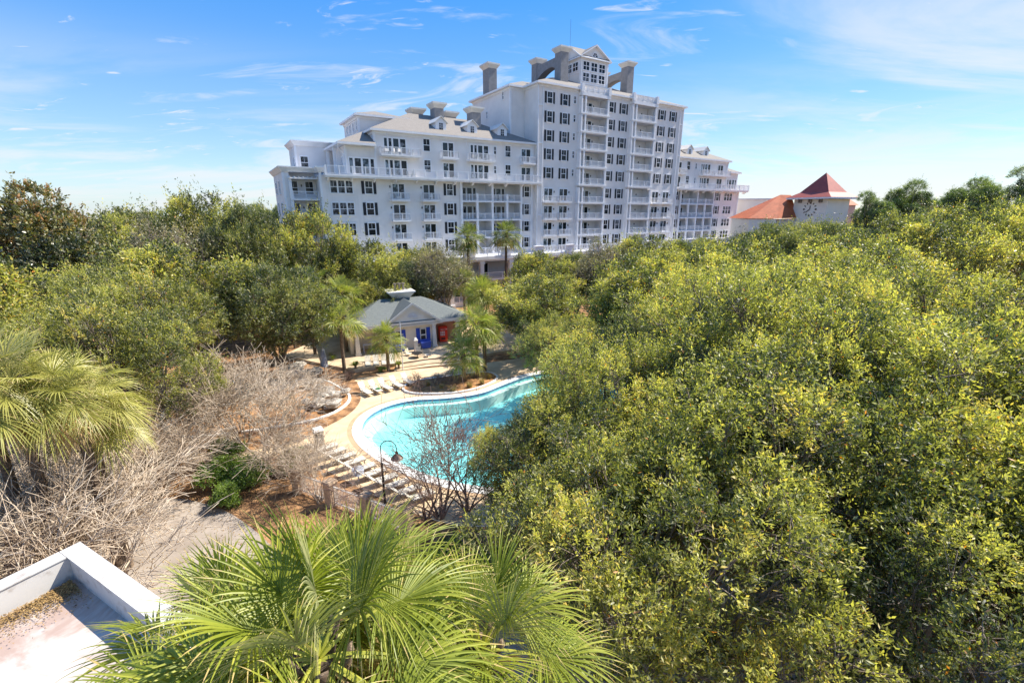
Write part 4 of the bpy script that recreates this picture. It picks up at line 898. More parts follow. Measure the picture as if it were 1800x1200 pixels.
# bin / towel station
bn = empty('litter_bin', (-13.75, 29.7, 0), R(35), 'square tan litter bin with pale lid at the end of the lounger row', 'litter bin')
mb = MB(); mb.box(-.3, .3, -.3, .3, 0, .85); mb.build('body', ['alu'], bn); mb = MB()
for x in (-.27, .27):
    for y in (-.27, .27): mb.box(x - .03, x + .03, y - .03, y + .03, .85, 1.15)
mb.build('frame', ['dark'], bn); mb = MB(); mb.frus(-.36, .36, -.36, .36, 1.15, -.3, .3, -.3, .3, 1.27); mb.build('lid', ['coping'], bn)
# covered parasol
def covered_umbrella(x, y, z, h, lab):
    e = empty('covered_umbrella', (x, y, z), 0, lab, 'parasol', 'covered parasols'); mb = MB(); mb.tube([(0, 0, 0), (0, 0, h)], .04, 8); mb.build('pole', ['greywall'], e)
    mb = MB(); mb.tube([(0, 0, .5), (0, 0, .9), (0, 0, h * .6), (0, 0, h * .93), (0, 0, h)], [.34, .38, .30, .16, .04], 9); mb.build('cover', ['cover'], e, True)
covered_umbrella(-19.4, 45.2, 0.1, 2.5, 'folded parasol in a grey-blue cover beside the rocks')
covered_umbrella(-9.45, 25.05, 0, 1.1, 'short grey-blue covered stand among the loungers by the fence')
# dining set in front of the pool house
tb = empty('patio_table', (-10.6, 49.2, .1), 0, 'round dark patio table on the tan terrace', 'table'); mb = MB()
mb.tube([(0, 0, .7), (0, 0, .74)], .6, 20); mb.build('tabletop', ['dark'], tb); mb = MB(); mb.tube([(0, 0, 0), (0, 0, .7)], .05, 8); mb.tube([(0, 0, 0), (0, 0, .04)], .3, 12); mb.build('pedestal', ['dark'], tb)
def chair_proto():
    r = empty('patio_chair'); mb = MB(); mb.box(-.25, .25, -.25, .25, .42, .46); mb.build('seat', ['sling'], r)
    mb = MB(); mb.rbox((0, .28, .72), (.25, 0, 0), (0, .015, 0), (0, .05, .27)); mb.build('backrest', ['sling'], r)
    for x in (-.24, .24):
        for y in (-.24, .26): mb = MB(); mb.tube([(x, y, 0), (x, y, .44)], .02, 5); mb.build('leg', ['alu'], r)
    return r
cp = chair_proto()
for i, (x, y, a, l) in enumerate(((-11.7, 49.9, 60, 'beige patio chair on the left of the round dark table'), (-9.5, 49.4, -80, 'beige patio chair turned sideways right of the round dark table'), (-10.7, 50.4, 10, 'beige patio chair behind the round dark table'))):
    o = cp if i == 0 else copy_tree(cp); o.location = (x, y, .1); o.rotation_euler = (0, 0, R(a)); tag(o, l, 'chair', 'chairs at the patio table')
X, Y = ph_w(1.9, 1.0); gt = empty('serving_cart', (X, Y, .3), R(26), 'small grey cart standing under the left porch of the pool house', 'cart')
mb = MB(); mb.box(-.5, .5, -.3, .3, .85, .92); mb.build('top', ['greywall'], gt)
for x in (-.42, .42):
    for y in (-.24, .24): mb = MB(); mb.box(x - .03, x + .03, y - .03, y + .03, 0, .85); mb.build('leg', ['greywall'], gt)
X, Y = ph_w(3.3, .8); us = empty('stacked_stand', (X, Y, .3), 0, 'pale stepped umbrella base stack beside the cart under the porch', 'stand'); mb = MB()
for k in range(4): mb.tube([(0, 0, k * .3), (0, 0, k * .3 + .2)], .36 - .07 * k, 10)
mb.build('disc_stack', ['cream_w'], us)
# street lamp (gooseneck)
sl_ = empty('street_lamp', (-6.95, 21.9, 0), 0, 'slim bronze gooseneck lamp post in front of the pool', 'street lamp')
mb = MB(); mb.tube([(0, 0, 0), (0, 0, .35)], [.13, .1], 10); mb.tube([(0, 0, .3), (0, 0, 3.0)], [.065, .06], 8); mb.tube([(0, 0, 2.98), (0, 0, 3.1)], .075, 8); mb.build('pole', ['dark'], sl_)
mb = MB(); mb.tube([(0, 0, 3.05), (0, 0, 4.0)] + [(.42 - .42 * math.cos(R(a)), 0, 4.0 + .42 * math.sin(R(a))) for a in range(15, 181, 15)] + [(.84, 0, 3.75)], .028, 7); mb.build('gooseneck_arm', ['bronze'], sl_)
mb = MB(); mb.tube([(.84, 0, 3.8), (.84, 0, 3.62), (.84, 0, 3.5), (.84, 0, 3.38)], [.06, .1, .26, .34], 14); mb.build('lamp_shade', ['bronze'], sl_, True)
# fence with stone posts
f0, f1 = Vector((-12.6, 23.9)), Vector((-5.4, 20.2)); fdir = (f1 - f0).normalized(); fang = math.atan2(fdir.y, fdir.x)
fe = empty('picket_fence', (f0.x, f0.y, 0), fang, 'cream metal picket fence between stone posts behind the foreground palm', 'fence'); LF = (f1 - f0).length
mb = MB(); mb.box(0, LF, -.02, .02, .2, .25); mb.box(0, LF, -.02, .02, 1.2, 1.25)
for k in range(int(LF / .11)): mb.box(k * .11, k * .11 + .022, -.012, .012, .05, 1.35)
mb.build('picket_panel', ['cream_w'], fe)
for k in range(4):
    q = LF * k / 3; mb = MB(); mb.box(q - .26, q + .26, -.26, .26, 0, 1.45); p_ = mb.build('post', ['post'], fe); mb = MB(); mb.frus(q - .33, q + .33, -.33, .33, 1.452, q - .28, q + .28, -.28, .28, 1.56); mb.build('post_cap', ['post'], p_)

# ------------------------------------------------------------------ near roof with parapet (lower left)
fr_ = empty('flat_roof_building', (-11.92, 10.72, 0), R(-28), 'near flat-roofed building with white parapet and stained pale roof at lower left', 'building')
mb = MB(); mb.box(0, 9.0, -.38, 0, 0, 7.2); mb.box(0, .38, -11.5, -.382, 0, 7.198); mb.build('parapet_wall', ['parapet'], fr_)
for k in range(6): mb = MB(); mb.box(.0 + 1.5 * k - .03 * (k == 0), 1.49 + 1.5 * k, -.41, .03, 7.202, 7.235); mb.build('coping_slab', ['parapet'], fr_)
for k in range(7): mb = MB(); mb.box(-.03, .41, -.425 - 1.55 * (k + 1) + .01, -.425 - 1.55 * k, 7.202, 7.235); mb.build('coping_slab', ['parapet'], fr_)
mb = MB(); mb.add([(.36, -11.5, 6.5), (9, -11.5, 6.5), (9, -.36, 6.5), (.36, -.36, 6.5)], [(0, 1, 2, 3)]); mb.build('roof', ['membrane'], fr_)
mb = MB(); mb.box(8.7, 8.98, -11.5, -.51, 0, 6.49); mb.build('wall', ['parapet'], fr_)

ld = empty('pool_ladder', (-9.3, 28.35, 0), R(38), 'small steel pool ladder at the lower left rim of the pool', 'ladder')
for s in (-.25, .25):
    mb = MB(); mb.tube([(-.5, s, 0), (-.5, s, .6), (-.3, s, .8), (0, s, .75), (.12, s, .4), (.14, s, -.8)], .025, 6); mb.build('handrail', ['greywall'], ld)
for z in (-.3, -.6): mb = MB(); mb.box(.08, .2, -.25, .25, z, z + .03); mb.build('tread', ['greywall'], ld)
# ------------------------------------------------------------------ leaf litter on the near roof and ground
def litter(name, pts, size, seed, mt='litter'):
    rg = np.random.default_rng(seed); n_ = len(pts); P = np.array(pts)
    Dd = rg.normal(size=(n_, 3)); Dd[:, 2] *= .25; Dd = nrm(Dd); NNv = nrm(rg.normal(size=(n_, 3)) * .35 + np.array([0, 0, 1]))
    V = leaves(P, Dd, NNv, size * rg.uniform(.5, 1.3, n_), size * .45 * rg.uniform(.7, 1.2, n_))
    return quads_mesh(name, V, np.clip(rg.normal(.5, .25, n_), 0, 1), mt)
rg = np.random.default_rng(3)
p = np.column_stack([.5 + rg.exponential(.25, 4000), -.5 - rg.exponential(.9, 4000), 6.52 + rg.random(4000) * .1])
p = p[(p[:, 1] > -3.2) & (p[:, 0] < 1.9)]; q = np.column_stack([rg.normal(2.0, .17, 600), rg.normal(-2.6, .10, 600), 6.52 + rg.random(600) * .05])
o = link_mesh('leaf_pile', litter('leaf_pile', np.vstack([p, q]), .06, 4), None, (-11.92, 10.72, 0), R(-28)); tag(o, 'brown fallen leaves heaped inside the parapet corner of the near roof', 'leaves', None, 'stuff')
n_ = 26000; gx = rg.uniform(-34, 6, n_); gy = rg.uniform(9, 31, n_)
keepm = np.ones(n_, bool)
def inside_poly(px, py, poly):
    c = np.zeros(len(px), bool); j = len(poly) - 1
    for i in range(len(poly)):
        xi, yi = poly[i]; xj, yj = poly[j]
        c ^= ((yi > py) != (yj > py)) & (px < (xj - xi) * (py - yi) / (yj - yi + 1e-12) + xi); j = i
    return c
keepm &= ~inside_poly(gx, gy, DECK)
o = link_mesh('fallen_leaves', litter('fallen_leaves', np.column_stack([gx, gy, .015 + rg.random(n_) * .03])[keepm], .09, 5)); tag(o, 'dry fallen leaves scattered over the mulch between the walkway and the fence', 'leaves', None, 'stuff')
def tuft_mesh(name, seed, n, h, rad, mt, wid=.02, spread=.6):
    rg = np.random.default_rng(seed); k = 5; base = np.column_stack([rg.normal(0, rad, n), rg.normal(0, rad, n), np.zeros(n)])
    az = rg.uniform(0, 2 * np.pi, n); out = np.column_stack([np.cos(az), np.sin(az), np.zeros(n)]); H = h * rg.uniform(.6, 1.1, n)
    t = np.linspace(0, 1, k + 1); sp = spread * rg.uniform(.3, 1.2, n)
    C = base[:, None, :] + out[:, None, :] * (sp * H)[:, None, None] * (t ** 1.6)[None, :, None] + np.array([0, 0, 1]) * (H[:, None] * (t - .28 * t ** 3)[None, :])[..., None]
    S = nrm(np.cross(out, np.array([0, 0, 1.])))[:, None, :] * (wid * (1 - t ** 2 * .95) / 2)[None, :, None]
    A, B = C - S, C + S; V = np.stack([A[:, :-1], B[:, :-1], B[:, 1:], A[:, 1:]], axis=2).reshape(-1, 4, 3)
    return quads_mesh(name, V, np.clip(np.repeat(rg.normal(.5, .22, n), k), 0, 1), mt)

# ------------------------------------------------------------------ palms
def fan_frond(rg, az, el, plen, bl, nseg, nt=6, droop=.5, tint=.5):
    """returns quads, tints for a costapalmate leaf starting at the crown centre"""
    dr = np.array([math.cos(az) * math.cos(el), math.sin(az) * math.cos(el), math.sin(el)])
    Q = []; T = []
    ts = np.linspace(0, 1, 6); pet = dr[None] * (plen * ts)[:, None] + np.array([0, 0, -1]) * (plen * .28 * math.cos(el) * ts ** 2)[:, None]
    side = np.cross(dr, [0, 0, 1]); side = side / max(np.linalg.norm(side), 1e-6)
    tang = pet[-1] - pet[-2]; tang /= np.linalg.norm(tang)
    upv = np.cross(side, tang)
    for i in range(5):
        for w0, w1 in ((-1, 0), (0, 1)):
            f = lambda k, w: pet[k] + side * w * .022 * (1.3 - .5 * ts[k]) + upv * (.012 if w == 0 else 0)
            Q.append([f(i, w0), f(i, w1), f(i + 1, w1), f(i + 1, w0)]); T.append(min(.95, tint + .3))
    roll = rg.normal(0, .35); side2 = side * math.cos(roll) + upv * math.sin(roll); up2 = np.cross(side2, tang)
    tw = rg.normal(.15, .2); tang2 = tang * math.cos(tw) + up2 * math.sin(tw) * .6; tang2 /= np.linalg.norm(tang2)
    phi = np.linspace(-1, 1, nseg) * rg.uniform(1.75, 2.05); dphi = phi[1] - phi[0]
    L = bl * (0.62 + .38 * np.cos(phi * .62)) * rg.uniform(.88, 1.08, nseg)
    h = pet[-1]
    # costa: central segments leave further out along a short recurved midrib
    cst = np.clip(np.cos(phi * .8), 0, 1)[:, None] * .28 * bl
    base = h[None] + tang2[None] * cst + np.array([0, 0, -1.])[None] * cst * .25
    D = np.cos(phi)[:, None] * tang2 + np.sin(phi)[:, None] * side2 + up2 * (.16 * np.abs(np.sin(phi)))[:, None]
    D = nrm(D + rg.normal(size=D.shape) * .035)
    t = np.linspace(0, 1, nt + 1); dp = droop * rg.uniform(.6, 1.5, nseg)
    bend = np.clip(t - .35, 0, 1) ** 1.7
    C = base[:, None, :] + D[:, None, :] * (L[:, None] * (t - .25 * dp[:, None] * bend[None]))[..., None] + np.array([0, 0, -1.]) * ((L * dp)[:, None] * bend[None] * 1.25)[..., None]
    perp = nrm(np.cross(D, up2))
    w = np.where(t < .38, t * 1.0, .38 * (1 - (t - .38) / .62) ** 0.8)[None, :] * L[:, None] * abs(dphi) * .43 + .004 * (1 - t)[None]
    Lf = C - perp[:, None, :] * w[..., None]; Rt = C + perp[:, None, :] * w[..., None]; Md = C - up2[None, None] * (w * .55)[..., None]
    q1 = np.stack([Lf[:, :-1], Md[:, :-1], Md[:, 1:], Lf[:, 1:]], axis=2); q2 = np.stack([Md[:, :-1], Rt[:, :-1], Rt[:, 1:], Md[:, 1:]], axis=2)
    V = np.concatenate([q1.reshape(-1, 4, 3), q2.reshape(-1, 4, 3)])
    tt = np.tile((np.clip(tint + rg.normal(0, .10, nseg), 0, 1)[:, None] + .22 * t[None, 1:] - .1).reshape(-1), 2)
    brown = np.tile(((rg.random(nseg)[:, None] < .45) & (t[None, 1:] > .84)).reshape(-1), 2); tt = np.where(brown, 1.0, np.clip(tt, 0, .97))
    return np.concatenate([np.array(Q), V]), np.concatenate([np.array(T), tt])
def palm_crown(name, seed, nf, plen, bl, nseg, mt, tint=.45, droop=.55, elmin=-25, elmax=80, nt=6, dead=3):
    rg = np.random.default_rng(seed); Vs = []; Ts = []
    for i in range(nf):
        az = i * 2.39996 + rg.normal(0, .2); f = (i + .5) / nf; el = R(elmax + (elmin - elmax) * f ** .8 + rg.normal(0, 6))
        v, t = fan_frond(rg, az, el, plen * rg.uniform(.8, 1.15) * (.65 + .35 * f), bl * rg.uniform(.85, 1.1), nseg, nt, droop * (.5 + f * .9), tint + rg.normal(0, .08) - .05 * f)
        Vs.append(v); Ts.append(t)
    for i in range(dead):
        v, t = fan_frond(rg, rg.uniform(0, 6.28), R(-50 + rg.normal(0, 10)), plen * .7, bl * .8, nseg, nt, droop * 1.6, .97); Vs.append(v); Ts.append(np.clip(t + .4, 0, 1))
    return quads_mesh(name, np.concatenate(Vs), np.concatenate(Ts), mt)
def palm_trunk(name, seed, h, r, mt='palmbark', boots=True):
    rg = random.Random(seed); mb = MB(); k = max(6, int(h * 3)); pts = []; rad = []
    for i in range(k + 1):
        t = i / k; pts.append((math.sin(t * 2 + seed) * .08 * h / 6, math.cos(t * 1.7 + seed) * .06 * h / 6, h * t)); rad.append(r * (1.15 - .2 * t) * (1 + rg.uniform(-.06, .06)))
    off = Vector(pts[-1]); pts = [(p[0] - off.x * (p[2] / h), p[1] - off.y * (p[2] / h), p[2]) for p in pts]
    mb.tube(pts, rad, 9)
    if boots:
        for i in range(int(26)):
            z = h - 1.3 + 1.3 * i / 26; a = i * 2.4; c, s = math.cos(a), math.sin(a); b = Vector((c * r * .9, s * r * .9, z))
            mb.rbox(b + Vector((c * .08, s * .08, .12)), Vector((-s, c, 0)) * .06, Vector((c, s, 1.5)).normalized() * .17, Vector((c, s, 0)) * .02)
    return mb.mesh(name, mt, True)
PALM = {}
def palm_kind(key, crown, trunk, h): PALM[key] = (crown, trunk, h)
palm_kind('near1', palm_crown('crown', 11, 32, 1.05, 1.14, 54, 'frond', .53, .55, nt=8, elmin=-35, dead=5), palm_trunk('trunk', 1, 9, .17), 9)
palm_kind('near2', palm_crown('crown', 12, 29, 1.0, 1.14, 52, 'frond', .50, .50, nt=8, elmin=-28, dead=5), palm_trunk('trunk', 2, 8, .17), 8)
palm_kind('yel', palm_crown('crown', 13, 30, 1.1, 1.15, 40, 'frond_y', .48, .5, nt=6, elmin=-30, dead=8), palm_trunk('trunk', 3, 8, .17), 8)
palm_kind('mid1', palm_crown('crown', 14, 30, .85, .95, 22, 'frond', .52, .5, nt=4), palm_trunk('trunk', 4, 3.6, .17), 3.6)
palm_kind('mid2', palm_crown('crown', 15, 26, .85, 1.0, 22, 'frond', .50, .5, nt=4), palm_trunk('trunk', 5, 5.5, .16), 5.5)
palm_kind('tall', palm_crown('crown', 16, 34, 1.0, .95, 18, 'frond', .22, .55, nt=4, elmin=-40, dead=6), palm_trunk('trunk', 6, 12, .20, 'redbark'), 12)
def put_palm(key, x, y, h, rz, s, label, group=None, zb=0, name='palm_tree'):
    cm, tm, h0 = PALM[key]; e = empty(name, (x, y, zb), rz, label, 'palm', group)
    t = link_mesh('trunk', tm, e); t.scale = (1, 1, h / h0); c = link_mesh('crown', cm, e, (0, 0, h)); c.scale = (s, s, s); return e
G1 = 'foreground fan palms'
put_palm('near1', -2.0, 3.7, 11.55, .3, 1.0, 'nearest fan palm at the bottom edge of the picture, left of centre', G1)
put_palm('near2', -2.2, 5.5, 10.3, 2.1, 1.05, 'foreground fan palm just behind the nearest one, tips reaching the picket fence', G1)
put_palm('near1', -0.45, 5.2, 9.9, 4.0, .95, 'foreground fan palm right of the others beside the big oak', G1)
put_palm('near2', -3.9, 5.0, 10.2, 5.2, .95, 'foreground fan palm at the left overlapping the near flat roof', G1)
put_palm('near2', -3.25, 3.9, 10.5, 1.1, .9, 'lowest foreground fan palm at the bottom left, beside the near flat roof', G1)
G2 = 'yellowish fan palms at the left edge'
put_palm('yel', -18.3, 15.8, 10.0, .5, 1.2, 'yellow-green fan palm cut by the left edge, in the middle of its cluster', G2)
put_palm('yel', -17.1, 16.6, 9.4, 2.5, 1.1, 'yellow-green fan palm second from the left edge, its fans nearest the oak', G2)
put_palm('yel', -19.3, 15.6, 10.2, 4.4, 1.3, 'yellow-green fan palm mostly outside the left edge', G2)
put_palm('yel', -18.0, 17.9, 8.0, 1.4, 1.1, 'lowest yellow-green fan palm just above the bare branches', G2)
G3 = 'fan palms around the pool house'
put_palm('mid2', -17.2, 44.9, 5.6, .3, 1.5, 'fan palm left of the pool house with a shaggy trunk', G3)
put_palm('mid1', -12.9, 45.6, 3.6, 1.3, 1.3, 'short fan palm standing in front of the pool house gable', G3)
put_palm('mid1', -4.7, 42.1, 3.2, 2.2, 1.35, 'front palm of the three in the bed behind the pool', G3)
put_palm('mid2', -3.5, 43.4, 5.6, 3.2, 1.5, 'middle and tallest palm of the three in the bed behind the pool', G3)
put_palm('mid1', -2.8, 45.0, 4.7, 4.2, 1.4, 'rear right palm of the three in the bed behind the pool', G3)
put_palm('mid2', -3.6, 54.5, 6.8, 5.2, 1.6, 'fan palm at the right-hand end of the pool house', G3)
put_palm('mid2', -22.5, 50.5, 8.2, .9, 1.8, 'large fan palm behind the left side of the pool house', G3)
put_palm('mid2', -19.3, 51.5, 7.2, 2.9, 1.6, 'fan palm close behind the left end of the pool house roof', G3)
put_palm('mid1', -26.5, 54.0, 7.0, 1.9, 1.3, 'half-hidden fan palm among the oaks left of the pool house', G3)
put_palm('mid1', -6.5, 62.0, 7.0, 1.9, 1.3, 'small fan palm in front of the hotel arcade', G3)
G4 = 'tall slim palms before the hotel'
put_palm('tall', -7.0, 74.5, 12.2, .2, 1.7, 'left one of the two tall palms in front of the hotel loggias', G4)
put_palm('tall', -0.9, 75.5, 12.7, 2.4, 1.65, 'right one of the two tall palms in front of the hotel loggias', G4)
# sago palms and grass tufts
def sago(seed):
    rg = np.random.default_rng(seed); Q = []; T = []
    for i in range(22):
        az = i * 2.4; el = R(rg.uniform(15, 70)); L = .9; ts = np.linspace(0, 1, 9); dr = np.array([math.cos(az) * math.cos(el), math.sin(az) * math.cos(el), math.sin(el)])
        pts = dr * (L * ts)[:, None] + np.array([0, 0, -1]) * (.45 * ts ** 2)[:, None] + np.array([0, 0, .45]); sd_ = np.array([-math.sin(az), math.cos(az), 0])
        for k in range(1, 9):
            for s in (-1, 1):
                for j in (0, .5):
                    p = pts[k - 1] * (1 - j) + pts[k] * j; e = p + (sd_ * s * .9 + dr * .6) * .2 * math.sin(math.pi * (k / 9) ** .7 + .2); w = dr * .02; Q.append([p - w, p + w, e + w * .3, e - w * .3]); T.append(rg.uniform(.0, .55))
    return quads_mesh('fronds', np.array(Q), np.array(T), 'frond')
sgm = sago(1); stm = MB().tube([(0, 0, 0), (0, 0, .5)], [.14, .11], 8).mesh('stem', 'palmbark')
for i, (x, y, s, l) in enumerate(((-19.7, 48.4, .9, 'sago palm beside the covered parasol'), (-16.3, 45.5, 1.1, 'sago palm at the left end of the upright loungers'), (-11.9, 45.9, 1.0, 'sago palm right of the upright loungers near the pole'))):
    e = empty('sago_palm', (x, y, .05), i, l, 'sago palm', 'sago palms by the pool house'); e.scale = (s,) * 3; link_mesh('stem', stm, e); link_mesh('fronds', sgm, e)
gm = tuft_mesh('grass_tuft', 5, 160, .8, .12, 'grass', .025)
for i, (x, y, s) in enumerate(((-5.4, 39.6, 1.0), (-4.0, 40.6, .9), (-2.9, 41.4, 1.0), (-6.6, 40.3, .7), (-2.2, 43.0, .9), (-4.8, 43.5, .8), (-8.0, 41.0, .8), (-20.6, 50.0, .9), (-18.5, 41.0, .7), (-15.2, 37.2, .6), (-16.9, 46.3, .5), (-14.2, 45.9, .5))):
    e = link_mesh('grass_tuft', gm, None, (x, y, .1), i * 1.3); e.scale = (s,) * 3; tag(e, 'yellowish grass tuft ' + ['in front of the front bed palm', 'right of the front bed palm', 'at the pool rim below the bed palms', 'left in the palm bed', 'behind the bed palms near the kerb', 'between the bed palms', 'at the left end of the palm bed', 'left of the pool house under the palms', 'behind the rocks', 'at the tip of the rock island', 'beside the shaggy palm trunk', 'between the sago palms'][i], 'grass tuft', 'ornamental grass tufts')
# low shrubs (green hedge at left of the fence, and dry shrubs in the palm bed)
def blob_shrub(key, seed, Rr, H, ns, leaf, mt, tmean):
    rg = np.random.default_rng(seed); lob = lobes_in(rg, Rr, .15, H, 9, .45, .6)
    cm, P0, G = crown_mesh('foliage', seed, lob, ns, 12, leaf, .5, .25, mt, tmean=tmean, zmin=-.4); tm = trunk_mesh('stems', seed, .5, lob, .04, P0, G, ntw=30, twr=.006, twl=.3); TREE[key] = (cm, tm)
blob_shrub('hedge', 21, 1.3, 1.8, 1500, .09, 'shrub', .6)
for i, (x, y, s, l) in enumerate(((-17.4, 24.4, 1.0, 'bright green shrub right of the big oak trunk'), (-15.6, 24.6, 1.05, 'bright green shrub between the oak trunk and the bare shrubs'), (-19.0, 27.6, .9, 'darker green shrub behind the big oak trunk'), (-14.2, 26.4, .8, 'low green shrub near the litter bin'), (-16.2, 22.6, .75, 'low bright shrub at the edge of the walkway'), (-2.6, 17.6, .9, 'shaded green shrub behind the foreground palms, left one'), (-0.6, 16.2, 1.0, 'shaded green shrub behind the foreground palms, middle one'), (1.6, 15.0, .9, 'shaded green shrub behind the foreground palms, right one'), (-13.5, 45.2, .35, 'tiny shrub beside the small palm'))):
    e = empty('green_shrub', (x, y, 0), i * 1.1, l, 'shrub', 'green shrubs'); e.scale = (s, s, s); link_mesh('stems', TREE['hedge'][1], e); link_mesh('foliage', TREE['hedge'][0], e)
# rocks
def rock_mesh(seed):
    rg = np.random.default_rng(seed); import bmesh
    bm = bmesh.new(); bmesh.ops.create_icosphere(bm, subdivisions=3, radius=1)
    for v in bm.verts:
        d_ = v.co.normalized(); k = 1 + .22 * math.sin(d_.x * 4 + seed) * math.cos(d_.y * 3.3 + seed * 2) + .12 * math.sin(d_.z * 7 + seed) + rg.normal(0, .035); q = .8 if d_.z > .55 else 1
        v.co = Vector((d_.x * k, d_.y * k * .8, d_.z * k * .62 * q))
    me = bpy.data.meshes.new('rock'); bm.to_mesh(me); bm.free(); me.materials.append(M['rock']); return me
rks = [rock_mesh(i) for i in range(4)]
rrd = random.Random(8)
RK = [(-15.6, 36.4, 'at the tip of the island nearest the pool'), (-16.2, 38.2, 'at the top end of the island rockwork'), (-17.4, 39.2, 'just left of the five loungers'), (-16.6, 37.0, 'in the middle of the island rockwork'), (-20.5, 44.0, 'in front of the covered parasol'), (-22.8, 45.2, 'left of the covered parasol'), (-21.5, 43.5, 'above the small blue pool'), (-19, 41, 'between the parasol and the loungers'), (-23, 40.6, 'at the rim of the small blue pool')]
for i in range(46):
    cx2, cy2, where = rrd.choice(RK)
    s = rrd.uniform(.25, .75); o = link_mesh('rock', rks[i % 4], None, (cx2 + rrd.gauss(0, .6), cy2 + rrd.gauss(0, .6), s * .4 + rrd.uniform(0, .5)), rrd.uniform(0, 6)); o.scale = (s, s, s * rrd.uniform(.8, 1.3)); tag(o, ('large' if s > .6 else 'medium-sized' if s > .42 else 'small') + ' pale craggy rock ' + where, 'rock', 'rocks ' + where)

# ------------------------------------------------------------------ bare twiggy shrubs
def bare_mesh(name, seed, H, spread, stems, mt, fine=1.0, arch=.35, rbase=.05, nlev=(3, 4, 4)):
    rg = random.Random(seed); mb = MB()
    def grow(p, d_, L, r, lev):
        k = 4 if lev else 5; pts = [p]; q = p; dd = d_.copy(); bendv = Vector((rg.gauss(0, 1), rg.gauss(0, 1), rg.gauss(0, .4))) * .10
        for i in range(k):
            dd = (dd + bendv + Vector((rg.gauss(0, .05), rg.gauss(0, .05), (.05 if lev < 2 else -arch * .12)))).normalized(); q = q + dd * L / k; pts.append(q)
        rad = [max(.0095, r * (1 - .6 * i / k)) for i in range(k + 1)]
        mb.tube(pts, rad, 5 if lev == 0 else 3, cap=False)
        if lev >= len(nlev): return
        n_ = nlev[lev] + rg.choice((-1, 0, 0, 1))
        for j in range(max(2, n_)):
            t = rg.uniform(.35, 1) if lev else rg.uniform(.6, 1); i = min(k - 1, int(t * k)); b = pts[i].lerp(pts[i + 1], t * k - i)
            ax = Vector((rg.gauss(0, 1), rg.gauss(0, 1), rg.gauss(0, .6))); ax = (ax - ax.dot(dd) * dd).normalized()
            nd = (dd * .8 + ax * rg.uniform(.35, .75) + Vector((0, 0, .12))).normalized()
            grow(b, nd, L * rg.uniform(.55, .85) * (1.0 if lev else 1.05), rad[i] * .62, lev + 1)
    for s in range(stems):
        a = s * 2 * math.pi / stems + rg.uniform(-.3, .3); b = Vector((math.cos(a) * .14, math.sin(a) * .14, 0)); sp = spread * rg.uniform(.4, 1.2)
        grow(b, Vector((math.cos(a) * sp, math.sin(a) * sp, 1)).normalized(), H * .42 * rg.uniform(.85, 1.15), rbase, 0)
    return mb.mesh(name, mt, True)
BR = {'a': bare_mesh('branches', 31, 5.6, .75, 9, 'twig_pale', nlev=(5, 6, 4), arch=.5), 'b': bare_mesh('branches', 32, 5.4, .85, 9, 'twig_pale', nlev=(5, 6, 4), arch=.5), 'c': bare_mesh('branches', 33, 6.2, .42, 10, 'twig_dark', nlev=(3, 4, 4))}
BR['d'] = bare_mesh('branches', 34, 1.7, .9, 9, 'twig_dark', rbase=.025, nlev=(4, 4))
def put_bare(k, x, y, rz, s, label, group, name='bare_shrub', sz=None):
    e = empty(name, (x, y, 0), rz, label, 'shrub', group); e.scale = (s, s, sz or s); link_mesh('branches', BR[k], e); return e
GB = 'leafless pale shrubs'
for i, (k, x, y, s, l) in enumerate((('a', -21.4, 18.4, 1.0, 'leafless pale shrub just behind the corner of the white parapet'), ('b', -22.6, 17.6, 1.15, 'leafless pale shrub at the left edge above the parapet'), ('a', -20.4, 23.4, 1.0, 'leafless pale shrub behind the walkway beside the oak trunk'), ('b', -21.6, 22.0, 1.15, 'leafless pale shrub left of the oak trunk'), ('a', -24.8, 20.4, 1.2, 'leafless pale shrub under the yellow palms'), ('b', -25.8, 16.6, 1.1, 'leafless pale shrub cut by the left edge'),
        ('b', -16.2, 27.2, 1.35, 'large leafless pale shrub in front of the rockwork'), ('a', -18.6, 28.6, 1.3, 'leafless pale shrub between the oak and the small pool'), ('a', -20.5, 31.5, 1.25, 'leafless pale shrub before the small blue pool'), ('a', -17.0, 34.0, .9, 'leafless pale shrub on the rock island'), ('a', -16.6, 14.6, 1.35, 'leafless tan shrub at the left edge touching the parapet'), ('a', -18.6, 16.0, 1.35, 'leafless tan shrub under the yellow-green palms'), ('b', -18.4, 13.2, 1.4, 'leafless tan shrub cut by the left edge low down'), ('b', -18.9, 16.6, 1.15, 'leafless pale shrub rising right behind the left part of the parapet'), ('a', -11.0, 22.9, .75, 'small leafless shrub between two fence posts'), ('b', -13.6, 25.2, .8, 'small leafless shrub beside the first fence post'), ('b', -22.0, 27.0, 1.1, 'leafless pale shrub behind the big oak trunk'))):
    put_bare(k, x, y, i * 1.7, s, l, GB)
for i, (x, y, s, l) in enumerate(((-3.9, 21.5, 1.15, 'dark leafless shrub in front of the pool, its stems fanning upward'), (-2.5, 22.2, 1.15, 'dark leafless shrub at the left side of the big right-hand oaks'), (-4.6, 21.2, .85, 'dark leafless shrub next to the gooseneck lamp'))):
    put_bare('c', x, y, i * 2.3 + 1, s, l, 'dark leafless shrubs before the pool')
for i, (x, y, s) in enumerate(((-8.6, 40.3, 1.0), (-7.2, 41.4, .9), (-6.0, 42.4, .9), (-9.2, 41.8, .8), (-17.9, 43.6, .9), (-16.2, 42.6, .7), (-15.4, 39.0, .8), (-5.6, 40.8, .7))):
    put_bare('d', x, y, i * 1.9, s, 'low brown leafless bush ' + ['nearest the kerb, left in the palm bed', 'in the middle of the palm bed', "behind the bed's left half", 'at the left end of the palm bed', 'above the rocks beside the path', 'behind the five loungers', 'beside the rocks left of the loungers', 'between lounger row and front bed palm'][i], 'low leafless bushes')

